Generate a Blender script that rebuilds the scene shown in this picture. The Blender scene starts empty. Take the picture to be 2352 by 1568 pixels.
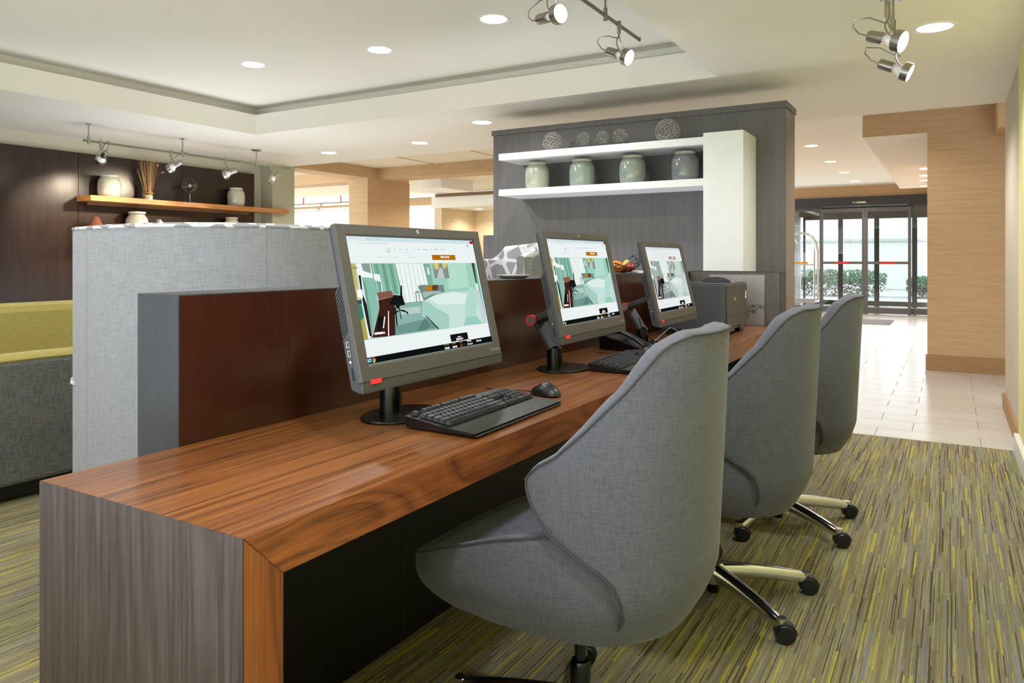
import bpy, bmesh, math, random
from mathutils import Vector, Matrix, Euler
random.seed(7)
PI=math.pi
S=bpy.context.scene
COL=S.collection
# ---------------------------------------------------------------- camera, world, light, exposure
YAW=math.atan((2184-1176)/1700)
cam=bpy.data.objects.new('camera',bpy.data.cameras.new('camera')); COL.objects.link(cam)
cam.location=(0,0,1.186); cam.rotation_euler=(PI/2,0,YAW)
cam.data.sensor_width=36; cam.data.lens=36*1700/2352; cam.data.shift_y=-(784-595)/2352
cam.data.clip_start=.05; S.camera=cam
S.view_settings.view_transform='Standard'; S.view_settings.look='None'
S.view_settings.exposure=0.5; S.view_settings.gamma=1; S.view_settings.use_curve_mapping=False
S.cycles.use_denoising=True
S.cycles.max_bounces=8; S.cycles.sample_clamp_indirect=6; S.cycles.caustics_reflective=False; S.cycles.caustics_refractive=False
W=bpy.data.worlds.new('daylight'); S.world=W; W.use_nodes=True
bg=W.node_tree.nodes['Background']; bg.inputs[0].default_value=(.86,.93,1,1); bg.inputs[1].default_value=2.9

def area(name,loc,rot,sx,sy,power,col,spread=PI):
    l=bpy.data.lights.new(name,'AREA'); l.shape='RECTANGLE'; l.size=sx; l.size_y=sy; l.energy=power; l.color=col; l.spread=spread
    o=bpy.data.objects.new(name,l); COL.objects.link(o); o.location=loc; o.rotation_euler=rot; return o
WARM=(1,.92,.84); COOL=(.84,.91,1); NEUT=(1,.93,.84)
area('window_daylight',(-3.4,-2.7,1.15),(PI/2+.7,0,0),8.0,2.1,88,COOL)         # added light for assumed daylight from behind the camera; the wall has no glazing
area('entrance_daylight',(-1.9,17.35,1.3),(-PI/2,0,0),3.6,2.1,22,(.88,.94,1))   # glazed entrance doors
area('dining_daylight',(-13.5,13.7,1.6),(-PI/2,0,0),6.0,1.5,70,(1,.98,.95))      # dining room windows
area('fill_uplight',(-5.9,4.6,.6),(PI,0,0),1.6,1.6,22,(.82,.9,1))
area('fill_uplight',(-2.3,4.75,.3),(PI,0,0),1.4,.5,12,(.85,.91,1))                  # unseen lights without fixtures, added to brighten the ceiling
area('fill_uplight',(-4.2,-1.3,.4),(PI,0,0),1.8,1.8,40,(.8,.88,1))
area('fill_uplight',(-.8,-1.0,.4),(PI,0,0),1.6,1.6,90,(.78,.87,1))
def spot(loc,power,col=WARM,ang=150,blend=.6,rot=(0,0,0),rad=.07,name='downlight_and_fill'):
    l=bpy.data.lights.new(name,'SPOT'); l.energy=power; l.color=col; l.spot_size=math.radians(ang); l.spot_blend=blend; l.shadow_soft_size=rad
    o=bpy.data.objects.new(name,l); COL.objects.link(o); o.location=loc; o.rotation_euler=rot; return o

# ---------------------------------------------------------------- materials
def lin(c): return tuple((x/12.92 if x<=.04045 else ((x+.055)/1.055)**2.4) for x in c)
def hx(h): return lin(tuple(int(h[i:i+2],16)/255 for i in (0,2,4)))+(1,)
class N:
    def __init__(s,m): s.t=m.node_tree; s.n=s.t.nodes; s.l=s.t.links
    def add(s,ty,ins=None,**kw):
        n=s.n.new(ty)
        for k,v in kw.items(): setattr(n,k,v)
        for k,v in (ins or {}).items():
            if isinstance(v,bpy.types.NodeSocket): s.l.new(v,n.inputs[k])
            else: n.inputs[k].default_value=v
        return n
    def math(s,op,a,b=0.,c=None):
        n=s.n.new('ShaderNodeMath'); n.operation=op
        for i,v in enumerate((a,b) if c is None else (a,b,c)):
            if isinstance(v,bpy.types.NodeSocket): s.l.new(v,n.inputs[i])
            else: n.inputs[i].default_value=v
        return n.outputs[0]
    def ramp(s,f,stops,interp='LINEAR'):
        n=s.n.new('ShaderNodeValToRGB'); e=n.color_ramp.elements; n.color_ramp.interpolation=interp
        while len(e)<len(stops): e.new(.5)
        for i,(p,c) in enumerate(stops): e[i].position=p; e[i].color=c
        s.l.new(f,n.inputs[0]); return n.outputs[0]
    def mix(s,f,a,b,ty='MIX'):
        n=s.n.new('ShaderNodeMix'); n.data_type='RGBA'; n.blend_type=ty
        for i,v in ((0,f),(6,a),(7,b)):
            if isinstance(v,bpy.types.NodeSocket): s.l.new(v,n.inputs[i])
            else: n.inputs[i].default_value=v
        return n.outputs[2]
    def coord(s,sc=(1,1,1),rot=(0,0,0)):
        tc=s.n.new('ShaderNodeTexCoord'); mp=s.n.new('ShaderNodeMapping'); s.l.new(tc.outputs['Object'],mp.inputs[0])
        mp.inputs['Scale'].default_value=sc; mp.inputs['Rotation'].default_value=rot; return mp.outputs[0]
    def noise(s,v,scale=1,detail=4,rough=.5,dist=0):
        return s.add('ShaderNodeTexNoise',{'Vector':v,'Scale':scale,'Detail':detail,'Roughness':rough,'Distortion':dist}).outputs[0]
    def bump(s,h,st=.3,d=.002):
        return s.add('ShaderNodeBump',{'Height':h,'Strength':st,'Distance':d}).outputs[0]
MATS={}
def base(name,col=(.5,.5,.5,1),rough=.5,metal=0.,spec=.5):
    m=bpy.data.materials.new(name); m.use_nodes=True; b=m.node_tree.nodes['Principled BSDF']
    b.inputs['Base Color'].default_value=col; b.inputs['Roughness'].default_value=rough; b.inputs['Metallic'].default_value=metal
    b.inputs['Specular IOR Level'].default_value=spec; MATS[name]=m; return m,b,N(m)
def plain(name,h,rough=.5,metal=0.,spec=.5,var=.0,sc=8):
    m,b,n=base(name,hx(h),rough,metal,spec)
    c=n.coord(); f=n.noise(c,sc,5)
    k=max(var,.04)
    col=n.mix(1.,hx(h),n.ramp(f,[(.3,(1-k,1-k,1-k,1)),(.7,(1,1,1,1))]),'MULTIPLY')
    n.l.new(col,b.inputs['Base Color']); return m
def glow(name,h,st):
    m=bpy.data.materials.new(name); m.use_nodes=True; t=m.node_tree; t.nodes.clear()
    e=t.nodes.new('ShaderNodeEmission'); o=t.nodes.new('ShaderNodeOutputMaterial'); e.inputs[0].default_value=hx(h); e.inputs[1].default_value=st
    t.links.new(e.outputs[0],o.inputs[0]); MATS[name]=m; return m
def wood(name,axis,cols,wide=7.,along=.55,rings=9,rough=.32,fine=.25,coat=0,spec=.5,dist=.9):
    m,b,n=base(name,rough=rough,spec=spec)
    sc=[wide]*3; sc['xyz'.index(axis)]=along
    c=n.coord(tuple(sc)); f=n.noise(c,1.,3,.45,dist)
    r=n.math('PINGPONG',n.math('MULTIPLY',f,rings),1.)
    sf=[220]*3; sf['xyz'.index(axis)]=5
    g=n.noise(n.coord(tuple(sf)),1.,3,.6)
    sm=[85]*3; sm['xyz'.index(axis)]=1.5
    g2=n.noise(n.coord(tuple(sm)),1.,5,.7,.5)
    col=n.ramp(r,[(0,hx(cols[0])),(.10,hx(cols[1])),(.5,hx(cols[2])),(1,hx(cols[3]))])
    col=n.mix(min(.5,fine*1.8),col,n.ramp(g2,[(.3,hx(cols[0])),(.7,hx(cols[3]))]))
    col=n.mix(1.,col,n.ramp(g,[(.3,(1-fine,1-fine,1-fine,1)),(.65,(1,1,1,1))]),'MULTIPLY')
    n.l.new(col,b.inputs['Base Color']); n.l.new(n.bump(g,.12,.0006),b.inputs['Normal'])
    if coat: b.inputs['Coat Weight'].default_value=coat; b.inputs['Coat Roughness'].default_value=.12
    return m
def fabric(name,h,h2,sc=1.,rough=.92,bump=.25,fine=420):
    m,b,n=base(name,rough=rough,spec=.2)
    a=n.noise(n.coord((fine*sc,fine*sc,14*sc)),1.,2,.6); c=n.noise(n.coord((16*sc,16*sc,fine*sc)),1.,2,.6)
    big=n.noise(n.coord((9,9,9)),1.,4)
    f=n.math('ADD',n.math('MULTIPLY',a,.5),n.math('MULTIPLY',c,.5))
    col=n.ramp(f,[(.36,hx(h2)),(.56,hx(h))])
    col=n.mix(.12,col,n.ramp(big,[(.3,hx(h2)),(.7,hx(h))]))
    n.l.new(col,b.inputs['Base Color']); n.l.new(n.bump(f,bump,.001),b.inputs['Normal'])
    b.inputs['Sheen Weight'].default_value=.15
    return m
def paint(name,h,rough=.85,bump=.03):
    m,b,n=base(name,hx(h),rough,spec=.25)
    f=n.noise(n.coord((60,60,60)),1.,4); g=n.noise(n.coord((1.2,1.2,1.2)),1.,2)
    n.l.new(n.mix(1.,hx(h),n.ramp(g,[(.3,(.965,.965,.965,1)),(.7,(1,1,1,1))]),'MULTIPLY'),b.inputs['Base Color'])
    n.l.new(n.bump(f,bump,.001),b.inputs['Normal']); return m
paint('ceiling_white','f1eee4'); paint('fascia_white','f3f2ef'); paint('wall_sage','b3b39c'); paint('wall_pale','c9c6b4'); paint('wall_yellow','e2dc9a'); paint('wall_greige','bdb7a4')
paint('baseboard_white','dcdcd4',.5)
def wallpaper(name,h,h2):
    m,b,n=base(name,rough=.8,spec=.2)
    f=n.noise(n.coord((7,7,150)),1.,4,.6); g=n.noise(n.coord((2,2,40)),1.,3)
    col=n.mix(.5,n.ramp(f,[(.35,hx(h2)),(.62,hx(h))]),n.ramp(g,[(.3,hx(h2)),(.7,hx(h))]))
    n.l.new(col,b.inputs['Base Color']); n.l.new(n.bump(f,.2,.002),b.inputs['Normal']); return m
wallpaper('wallpaper_tan','cfb08a','bd9c74'); wallpaper('base_tan','b08e68','9c7a54'); wallpaper('wallpaper_cream','ead8b8','d6bf98')
def carpet():
    m,b,n=base('carpet',rough=.97,spec=.1)
    tc=n.add('ShaderNodeTexCoord'); sp=n.add('ShaderNodeSeparateXYZ',{0:tc.outputs['Object']})
    wob=n.math('MULTIPLY',n.math('SUBTRACT',n.noise(n.coord((30,14,9)),1.,3),.5),.003)
    x=n.math('ADD',sp.outputs[0],wob); y=sp.outputs[1]
    def layer(w,L,seed):
        cx=n.math('FLOOR',n.math('DIVIDE',x,w))
        r=n.add('ShaderNodeTexWhiteNoise',{'W':n.math('ADD',cx,seed)},noise_dimensions='1D').outputs['Value']
        cy=n.math('FLOOR',n.math('ADD',n.math('DIVIDE',y,L),n.math('MULTIPLY',r,37.3)))
        v=n.add('ShaderNodeCombineXYZ',{0:cx,1:cy,2:seed}).outputs[0]
        return n.add('ShaderNodeTexWhiteNoise',{'Vector':v},noise_dimensions='3D').outputs['Value']
    a=layer(.017,.62,1.); c=layer(.004,.30,5.); d=layer(.0062,.25,9.); e=layer(.0038,.30,14.); g=layer(.003,.2,23.)
    col=n.ramp(a,[(0,hx('9c9069')),(.2,hx('a2986f')),(.4,hx('a49d70')),(.55,hx('9a907c')),(.7,hx('9f9a78')),(.85,hx('92876d'))],'CONSTANT')
    col=n.mix(n.math('MULTIPLY',n.math('GREATER_THAN',c,.74),.6),col,hx('857b5a'))
    col=n.mix(n.math('MULTIPLY',n.math('GREATER_THAN',g,.6),.35),col,hx('6d6548'))
    col=n.mix(n.math('MULTIPLY',n.math('LESS_THAN',g,.12),.5),col,hx('c0ba80'))
    col=n.mix(n.math('MULTIPLY',n.math('LESS_THAN',c,.13),.7),col,hx('8a8898'))
    col=n.mix(n.math('MULTIPLY',n.math('GREATER_THAN',e,.92),.85),col,hx('55493c'))
    col=n.mix(n.math('MULTIPLY',n.math('GREATER_THAN',d,.95),.8),col,hx('c6b94c'))
    pile=n.noise(n.coord((420,420,420)),1.,3,.7); ribs=n.math('SINE',n.math('MULTIPLY',y,900.))
    col=n.mix(1.,col,n.ramp(pile,[(.3,(.55,.55,.55,1)),(.7,(1.15,1.15,1.15,1))]),'MULTIPLY')
    n.l.new(col,b.inputs['Base Color'])
    n.l.new(n.bump(n.math('ADD',pile,n.math('MULTIPLY',ribs,.15)),.5,.004),b.inputs['Normal'])
carpet()
def tiles():
    m,b,n=base('floor_tile',rough=.22,spec=.5)
    tc=n.add('ShaderNodeTexCoord'); mp=n.add('ShaderNodeMapping',{0:tc.outputs['Object']}); mp.inputs['Location'].default_value=(.23,-5.52,0)
    br=n.add('ShaderNodeTexBrick',{'Vector':mp.outputs[0],'Scale':1.,'Mortar Size':.003,'Brick Width':.61,'Row Height':.29,'Color1':hx('d0cec8'),'Color2':hx('cac7c0'),'Mortar':hx('8d877c')})
    br.offset=.35; br.offset_frequency=2
    f=n.noise(n.coord((1.5,14,1)),1.,4)
    col=n.mix(1.,br.outputs[0],n.ramp(f,[(.3,(.93,.93,.93,1)),(.7,(1,1,1,1))]),'MULTIPLY')
    n.l.new(col,b.inputs['Base Color']); n.l.new(n.math('ADD',n.math('MULTIPLY',br.outputs[1],.3),.2),b.inputs['Roughness'])
tiles()
WAL=('3e2112','70401f','975a2e','a96a38')
wood('walnut_top','y',WAL,wide=17,along=.45,rings=15,fine=.36,rough=.3,coat=.25)
wood('walnut_apron','y',('3c2010','6a3616','8a4a20','9c5a2a'),wide=7,along=1.4,rings=13,fine=.3,rough=.35,dist=1.4)
wood('walnut_leg','z',('3c2010','6a3616','8a4a20','9c5a2a'),wide=9,along=1.0,rings=11,rough=.35)
wood('walnut_end_coollit','z',('261f20','3a302f','483b3a','5a4c48'),wide=13,along=.55,rings=15,fine=.32,rough=.4)  # same walnut, greyed and darkened: cool light on the end is in its colour
wood('shelf_oak','y',('8a5426','b0733a','c98a4c','d99a5c'),wide=12,along=.8,rings=5,rough=.4)
wood('wenge_brown','z',('2c150e','341810','3c1c12','422014'),wide=14,along=1.0,rings=2,rough=.22,fine=.18,spec=.5)
wood('wall_wenge','z',('1d120f','291a15','30201a','37251e'),wide=10,along=1.0,rings=4,rough=.3,fine=.15)
wood('grey_oak','z',('5a5857','605e5d','636160','666463'),wide=8,along=.45,rings=10,rough=.4,fine=.06)
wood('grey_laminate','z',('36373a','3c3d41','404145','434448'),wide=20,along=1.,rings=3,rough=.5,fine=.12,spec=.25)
plain('end_grey','6c6561',.3); plain('white_lacquer','f6f6f6',.35); plain('black_laminate','0f0d0c',.4)
fabric('fabric_charcoal','5d5e67','44444c',2.2); fabric('fabric_booth','9a9ba2','7d7f86',1.3); fabric('fabric_charcoal_sofa','6c6d6a','3c3d3b',1.,fine=300); fabric('fabric_lime','aca05c','8c8148',1.5)
fabric('fabric_grey_wing','8f8f88','70706a',.8)
plain('piping_grey','3c3c40',.8)
plain('chrome','e6e6ea',.16,1.); plain('brushed_nickel','a9a39a',.3,1.); plain('nickel_green','8d937f',.35,1.)
plain('black_plastic','15161a',.35); plain('black_satin','0b0b0d',.25); plain('key_black','202226',.4); plain('palm_rest','34352f',.38)
plain('bezel_grey','454242',.42); plain('case_grey','34363a',.45); plain('vent_black','060607',.6); plain('speaker_grille','45423d',.6)
plain('red_plastic','e02a2a',.4); plain('silver','c8c8c8',.25,1.); plain('printer_grey','3e3f41',.4); plain('printer_side','47494f',.45)
plain('sign_silver','a5a3a2',.35,.6); plain('ink_black','141414',.6); plain('ink_white','f0f0f0',.6)
plain('orange_skin','e8902a',.45,var=.15); plain('apple_skin','c0342a',.35,var=.35); plain('banana_skin','e6cf7a',.5)
plain('paper_white','eeeeec',.7); plain('glass_dish','d3cfc2',.12); plain('straw','d2b074',.8,var=.3); plain('straw_red','8a5040',.8,var=.3); plain('raffia','c98a3a',.8)
plain('brass_dark','8f877a',.25,1.); plain('door_frame','626264',.4,.2); plain('door_header','3a3a3d',.35,.2)
plain('cart_chrome','c6c6c4',.2,1.); plain('cart_deck','c9a24a',.6); plain('mat_grey','77777a',.95)
plain('pavement','bdbdba',.9,var=.1); plain('hedge_leaf','7a9a7c',.8,var=.45,sc=3); plain('hedge_twig','8e8a82',.9,var=.4,sc=6); plain('stucco','d9d8d4',.9)
plain('rust','6a3a24',.9,var=.3); plain('sticker_red','c03030',.5); plain('amber','d09020',.4); plain('tile_ceiling','e6dcc4',.9); plain('brown_trim','7a5a3a',.6)
plain('white_wire','dcdcdc',.4)
def glaze(name,h):
    m,b,n=base(name,hx(h),.12,spec=.6)
    f=n.noise(n.coord((5,5,9)),1.,5); st=n.noise(n.coord((30,30,2)),1.,3)
    n.l.new(n.mix(1.,hx(h),n.ramp(n.math('ADD',n.math('MULTIPLY',f,.5),n.math('MULTIPLY',st,.5)),[(.35,(.78,.78,.76,1)),(.62,(1,1,1,1))]),'MULTIPLY'),b.inputs['Base Color'])
    b.inputs['Coat Weight'].default_value=.4; b.inputs['Coat Roughness'].default_value=.06
glaze('glaze_pale','c9c8b6'); glaze('glaze_celadon','8f9c90'); glaze('glaze_celadon_pale','a9b09c'); glaze('glaze_slate','7d8484'); glaze('glaze_cream','dedac8')
def pattern(name):
    m,b,n=base(name,rough=.9,spec=.2)
    v=n.add('ShaderNodeTexVoronoi',{'Vector':n.coord((8,8,8)),'Scale':1.},feature='DISTANCE_TO_EDGE').outputs[0]
    f=n.noise(n.coord((90,90,90)),1.,3)
    edge=n.math('LESS_THAN',v,.085)
    col=n.mix(edge,hx('9b9aa2'),hx('dfdee0'))
    col=n.mix(1.,col,n.ramp(f,[(.3,(.88,.88,.88,1)),(.7,(1,1,1,1))]),'MULTIPLY')
    n.l.new(col,b.inputs['Base Color'])
pattern('fabric_pattern')
def glass(name):
    m=bpy.data.materials.new(name); m.use_nodes=True; t=m.node_tree; t.nodes.clear()
    g=t.nodes.new('ShaderNodeBsdfGlossy'); g.inputs['Roughness'].default_value=.02; tr=t.nodes.new('ShaderNodeBsdfTransparent'); tr.inputs[0].default_value=(.93,.95,.94,1)
    mx=t.nodes.new('ShaderNodeMixShader'); mx.inputs[0].default_value=.08; o=t.nodes.new('ShaderNodeOutputMaterial')
    t.links.new(tr.outputs[0],mx.inputs[1]); t.links.new(g.outputs[0],mx.inputs[2]); t.links.new(mx.outputs[0],o.inputs[0]); MATS[name]=m
glass('pane_glass')
glow('lamp_glow','fff3e0',14.); glow('lamp_glow_warm','ffd9a0',14.); glow('lamp_dim','f4f2ee',.95)
def sheer():
    m,b,n=base('shade_backglow',hx('f2f2ee'),.9); b.inputs['Transmission Weight'].default_value=0
    b.inputs['Emission Color'].default_value=hx('f4f6f6'); b.inputs['Emission Strength'].default_value=.62  # glow put into the shades in place of daylight behind them
sheer()
def screenmat(name,sat,st):
    m=bpy.data.materials.new(name); m.use_nodes=True; t=m.node_tree; t.nodes.clear()
    a=t.nodes.new('ShaderNodeVertexColor'); a.layer_name='picture'; h=t.nodes.new('ShaderNodeHueSaturation'); h.inputs['Saturation'].default_value=sat
    e=t.nodes.new('ShaderNodeEmission'); e.inputs[1].default_value=st; o=t.nodes.new('ShaderNodeOutputMaterial')
    t.links.new(a.outputs[0],h.inputs['Color']); t.links.new(h.outputs[0],e.inputs[0]); t.links.new(e.outputs[0],o.inputs[0]); MATS[name]=m
screenmat('screen_light',1.0,.69); screenmat('screen_light_grey',.45,.65)

# ---------------------------------------------------------------- mesh helpers
def link(name,me,mat=None,parent=None,loc=None,rot=None,kind=None):
    o=bpy.data.objects.new(name,me); COL.objects.link(o)
    if mat: me.materials.append(MATS[mat])
    if parent: o.parent=parent
    if loc is not None: o.location=loc
    if rot is not None: o.rotation_euler=rot
    if kind: o['kind']=kind
    return o
def tag(o,label=None,cat=None,group=None,kind=None):
    if label: o['label']=label
    if cat: o['category']=cat
    if group: o['group']=group
    if kind: o['kind']=kind
    return o
def thing(name,label,cat,loc=(0,0,0),rz=0,group=None):
    o=bpy.data.objects.new(name,None); COL.objects.link(o); o.location=loc; o.rotation_euler=(0,0,rz); o.empty_display_size=.1
    return tag(o,label,cat,group)
def copy_tree(o,parent=None):
    c=o.copy(); COL.objects.link(c)
    if parent: c.parent=parent
    for ch in list(o.children): copy_tree(ch,c)
    return c
class MB:
    def __init__(s): s.bm=bmesh.new()
    def box(s,x0,x1,y0,y1,z0,z1,M=None):
        vs=[s.bm.verts.new(Vector(p) if M is None else M@Vector(p)) for p in ((x0,y0,z0),(x1,y0,z0),(x1,y1,z0),(x0,y1,z0),(x0,y0,z1),(x1,y0,z1),(x1,y1,z1),(x0,y1,z1))]
        for f in ((0,3,2,1),(4,5,6,7),(0,1,5,4),(1,2,6,5),(2,3,7,6),(3,0,4,7)): s.bm.faces.new([vs[i] for i in f])
        return s
    def prism(s,pts,a0,a1,axis='z',M=None):
        def P(p,a):
            v={'z':(p[0],p[1],a),'y':(p[0],a,p[1]),'x':(a,p[0],p[1])}[axis]; v=Vector(v); return M@v if M is not None else v
        a=[s.bm.verts.new(P(p,a0)) for p in pts]; b=[s.bm.verts.new(P(p,a1)) for p in pts]; n=len(pts)
        s.bm.faces.new(a); s.bm.faces.new(b[::-1])
        for i in range(n): s.bm.faces.new([a[i],b[i],b[(i+1)%n],a[(i+1)%n]])
        return s
    def lathe(s,prof,seg=24,M=None):
        rings=[]
        for r,z in prof:
            ring=[]
            for k in range(seg):
                a=2*PI*k/seg; v=Vector((r*math.cos(a),r*math.sin(a),z)); ring.append(s.bm.verts.new(M@v if M is not None else v))
            rings.append(ring)
        for i in range(len(rings)-1):
            for k in range(seg): s.bm.faces.new([rings[i][k],rings[i][(k+1)%seg],rings[i+1][(k+1)%seg],rings[i+1][k]])
        s.bm.faces.new(rings[0][::-1]); s.bm.faces.new(rings[-1]); return s
    def tube(s,pts,r,seg=10,closed=False,radii=None,flat=1.):
        pts=[Vector(p) for p in pts]; n=len(pts); rings=[]; up=None
        for i,p in enumerate(pts):
            if closed: d=(pts[(i+1)%n]-pts[i-1])
            else: d=(pts[min(i+1,n-1)]-pts[max(i-1,0)])
            d.normalize()
            if up is None:
                up=Vector((0,0,1)) if abs(d.z)<.9 else Vector((1,0,0))
            u=(up-d*up.dot(d)); 
            if u.length<1e-6: u=d.orthogonal()
            u.normalize(); w=d.cross(u); up=u
            rr=radii[i] if radii else r
            rings.append([s.bm.verts.new(p+u*math.cos(2*PI*k/seg)*rr*flat+w*math.sin(2*PI*k/seg)*rr) for k in range(seg)])
        m=n if closed else n-1
        for i in range(m):
            a,b=rings[i],rings[(i+1)%n]
            for k in range(seg): s.bm.faces.new([a[k],a[(k+1)%seg],b[(k+1)%seg],b[k]])
        if not closed: s.bm.faces.new(rings[0][::-1]); s.bm.faces.new(rings[-1])
        return s
    def cyl(s,p0,p1,r,seg=20): return s.tube([p0,p1],r,seg)
    def sphere(s,c,r,seg=16,sc=(1,1,1)):
        bmesh.ops.create_uvsphere(s.bm,u_segments=seg,v_segments=max(6,seg//2),radius=r,matrix=Matrix.Translation(c)@Matrix.Diagonal((*sc,1))); return s
    def build(s,name,mat,parent=None,loc=None,rot=None,smooth=False,bevel=0,bseg=2,sub=0,kind=None,ang=40):
        bmesh.ops.recalc_face_normals(s.bm,faces=s.bm.faces)
        if smooth:
            for f in s.bm.faces: f.smooth=True
            for e in s.bm.edges:
                if len(e.link_faces)==2 and e.calc_face_angle(0)>math.radians(ang): e.smooth=False
        me=bpy.data.meshes.new(name); s.bm.to_mesh(me); s.bm.free()
        o=link(name,me,mat,parent,loc,rot,kind)
        if bevel:
            b=o.modifiers.new('bevel','BEVEL'); b.width=bevel; b.segments=bseg; b.limit_method='ANGLE'; b.angle_limit=math.radians(35); b.harden_normals=False
        if sub:
            q=o.modifiers.new('sub','SUBSURF'); q.levels=sub; q.render_levels=sub
        return o
def bx(name,mat,x0,x1,y0,y1,z0,z1,parent=None,bevel=0,kind=None,M=None): return MB().box(x0,x1,y0,y1,z0,z1,M).build(name,mat,parent,bevel=bevel,kind=kind)
def text(name,s,size,M,mat,parent,ext=.0004,align='CENTER',sx=1.):
    cu=bpy.data.curves.new(name,'FONT'); cu.body=s; cu.size=size; cu.align_x=align; cu.align_y='CENTER'; cu.extrude=ext; cu.resolution_u=3
    t=bpy.data.objects.new(name,cu); COL.objects.link(t); bpy.context.view_layer.update()
    me=bpy.data.meshes.new_from_object(t.evaluated_get(bpy.context.evaluated_depsgraph_get())); bpy.data.objects.remove(t)
    me.transform(M@Matrix.Diagonal((sx,1,1,1))); me.materials.clear(); return link(name,me,mat,parent)
def frame(p,x,y,z): # matrix from axes
    return Matrix.Translation(p)@Matrix((x,y,z)).transposed().to_4x4()
def aim(p,d): return Matrix.Translation(p)@Vector(d).to_track_quat('Z','Y').to_matrix().to_4x4()
# ---------------------------------------------------------------- the room
def st(name,mat,*b,parent=None): return bx(name,mat,*b,parent=parent,kind=None if parent else 'structure')
st('floor','carpet',-8.2,.5,-3,5.53,-.06,0)
st('floor','floor_tile',-18,3,5.53,20.8,-.06,0)
def multi(name,mat,boxes,parent=None):
    m=MB()
    for b in boxes: m.box(*b)
    return m.build(name,mat,parent,kind=None if parent else 'structure')
# dropped ceiling around the tray, tray, further ceilings
multi('ceiling','ceiling_white',[(-8.2,-6.03,-3,7.1,2.44,2.64),(-1.38,.5,-3,7.1,2.44,2.64),(-6.03,-1.38,5.10,7.1,2.44,2.64),(-6.03,-1.38,-3,-1.6,2.44,2.64)])
multi('ceiling','ceiling_white',[(-8.2,-6.18,-3,7.1,2.64,2.735),(-1.23,.5,-3,7.1,2.64,2.735),(-6.18,-1.23,5.25,7.1,2.64,2.735),(-6.18,-1.23,-3,-1.75,2.64,2.735),(-8.2,.5,-3,7.1,2.735,2.86)])
st('ceiling','ceiling_white',-4,3,7.1,17.9,2.78,2.86)
m=MB(); m.box(-18,-4,7.1,13.0,2.61,2.7)
m.build('ceiling','tile_ceiling',kind='structure')
multi('trim_1','brown_trim',[(-4.2-k*1.22,-4.19-k*1.22,7.1,8.9,2.606,2.612) for k in range(4)]+[(-8,-4,7.9,7.91,2.606,2.612)])
multi('ceiling','ceiling_white',[(-9.75,-5,13.0,14.6,2.30,2.36),(-9.75,-5,13.0,13.05,2.36,2.53),(-18,-9.75,13.0,14.6,2.62,2.7)])
st('trim_2','brown_trim',-9.6,-5,12.93,13.0,2.53,2.60)
# walls
st('wall_right','wall_yellow',.36,.6,-3,5.53,0,2.44)
st('wall_right','wall_greige',.374,.6,5.53,7.1,0,2.44)
st('wall_right','wallpaper_tan',.98,1.2,7.1,9.07,0,2.78)
st('wall_right_return','wallpaper_tan',-.217,1.2,9.07,17.7,0,2.54)
st('baseboard_right','baseboard_white',.335,.36,-3,5.53,0,.11)
st('baseboard_right','base_tan',.355,.374,5.53,7.1,0,.12)
st('baseboard_back','base_tan',-.232,.98,9.055,9.07,0,.17)
st('wall_bulkhead','ceiling_white',-.845,1.2,9.09,16.04,2.54,2.78)
st('wall_bulkhead','wallpaper_tan',-.845,1.2,9.07,9.09,2.54,2.78)
st('wall_bulkhead','wallpaper_tan',.39,.98,8.5,9.07,2.45,2.78)
st('wall_left','wall_pale',-8.2,-7.9,-3,7.15,0,2.44)
st('wall_left_column','wall_sage',-7.9,-7.68,6.77,7.15,0,2.44)
multi('wall_back_beam','wallpaper_tan',[(-8.13,-7.741,7.15,9.7,2.44,2.61),(-7.741,-4,8.911,9.3,2.435,2.61),(-18,-8.13,8.911,9.3,2.435,2.61)])
st('wall_back_pillar','wallpaper_tan',-8.13,-7.741,8.69,9.715,0,2.44)
st('wall_back','wallpaper_cream',-9.6,-5,14.4,14.6,0,2.3)
st('wall_back','wallpaper_cream',-9.75,-9.55,13.1,14.6,0,2.3)
st('wall_back','stucco',-18.2,-18,7.1,14.6,0,2.7)
st('wall_back','ceiling_white',-8.1,-7.6,10.4,11.4,2.43,2.61)
st('wall_entrance','wallpaper_tan',-6,1,17.7,17.95,2.54,2.79)
st('wall_entrance','wallpaper_tan',-6,-4.0,17.7,17.95,0,2.54)
st('wall_entrance','ceiling_white',-18,-6,17.7,17.95,0,2.79)
st('wall_front','stucco',-8.2,.6,-3.2,-3.0,-.06,2.86)
# dining room windows (far left)
for k in range(4):
    x=-17.2+k*1.9
    w=thing('window_%d'%(k+1),None,None,(x,13.9,0)); w['kind']='structure'
    MB().box(0,1.8,0,.06,.7,.76).box(0,1.8,0,.06,2.4,2.46).box(0,.05,0,.06,.76,2.4).box(1.75,1.8,0,.06,.76,2.4).build('window_frame','white_lacquer',w)
    bx('roller_shade','shade_backglow',.05,1.75,.02,.03,.76,2.4,w)
st('wall_back','wallpaper_tan',-17.3,-9.6,13.85,14.0,2.46,2.60)
st('wall_back','stucco',-17.3,-9.6,13.85,14.0,0,.70)
# wood panelling on the left wall
pn=thing('wood_panelling','dark brown wood wall panelling behind the left floating shelf','wall panel',(-7.898,0,0))
for a,b in ((-2.9,-.5),(-.495,1.9),(1.905,4.345),(4.35,5.565),(5.57,6.62)): bx('panel','wall_wenge',0,.045,a,b,0,2.30,pn)
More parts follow.
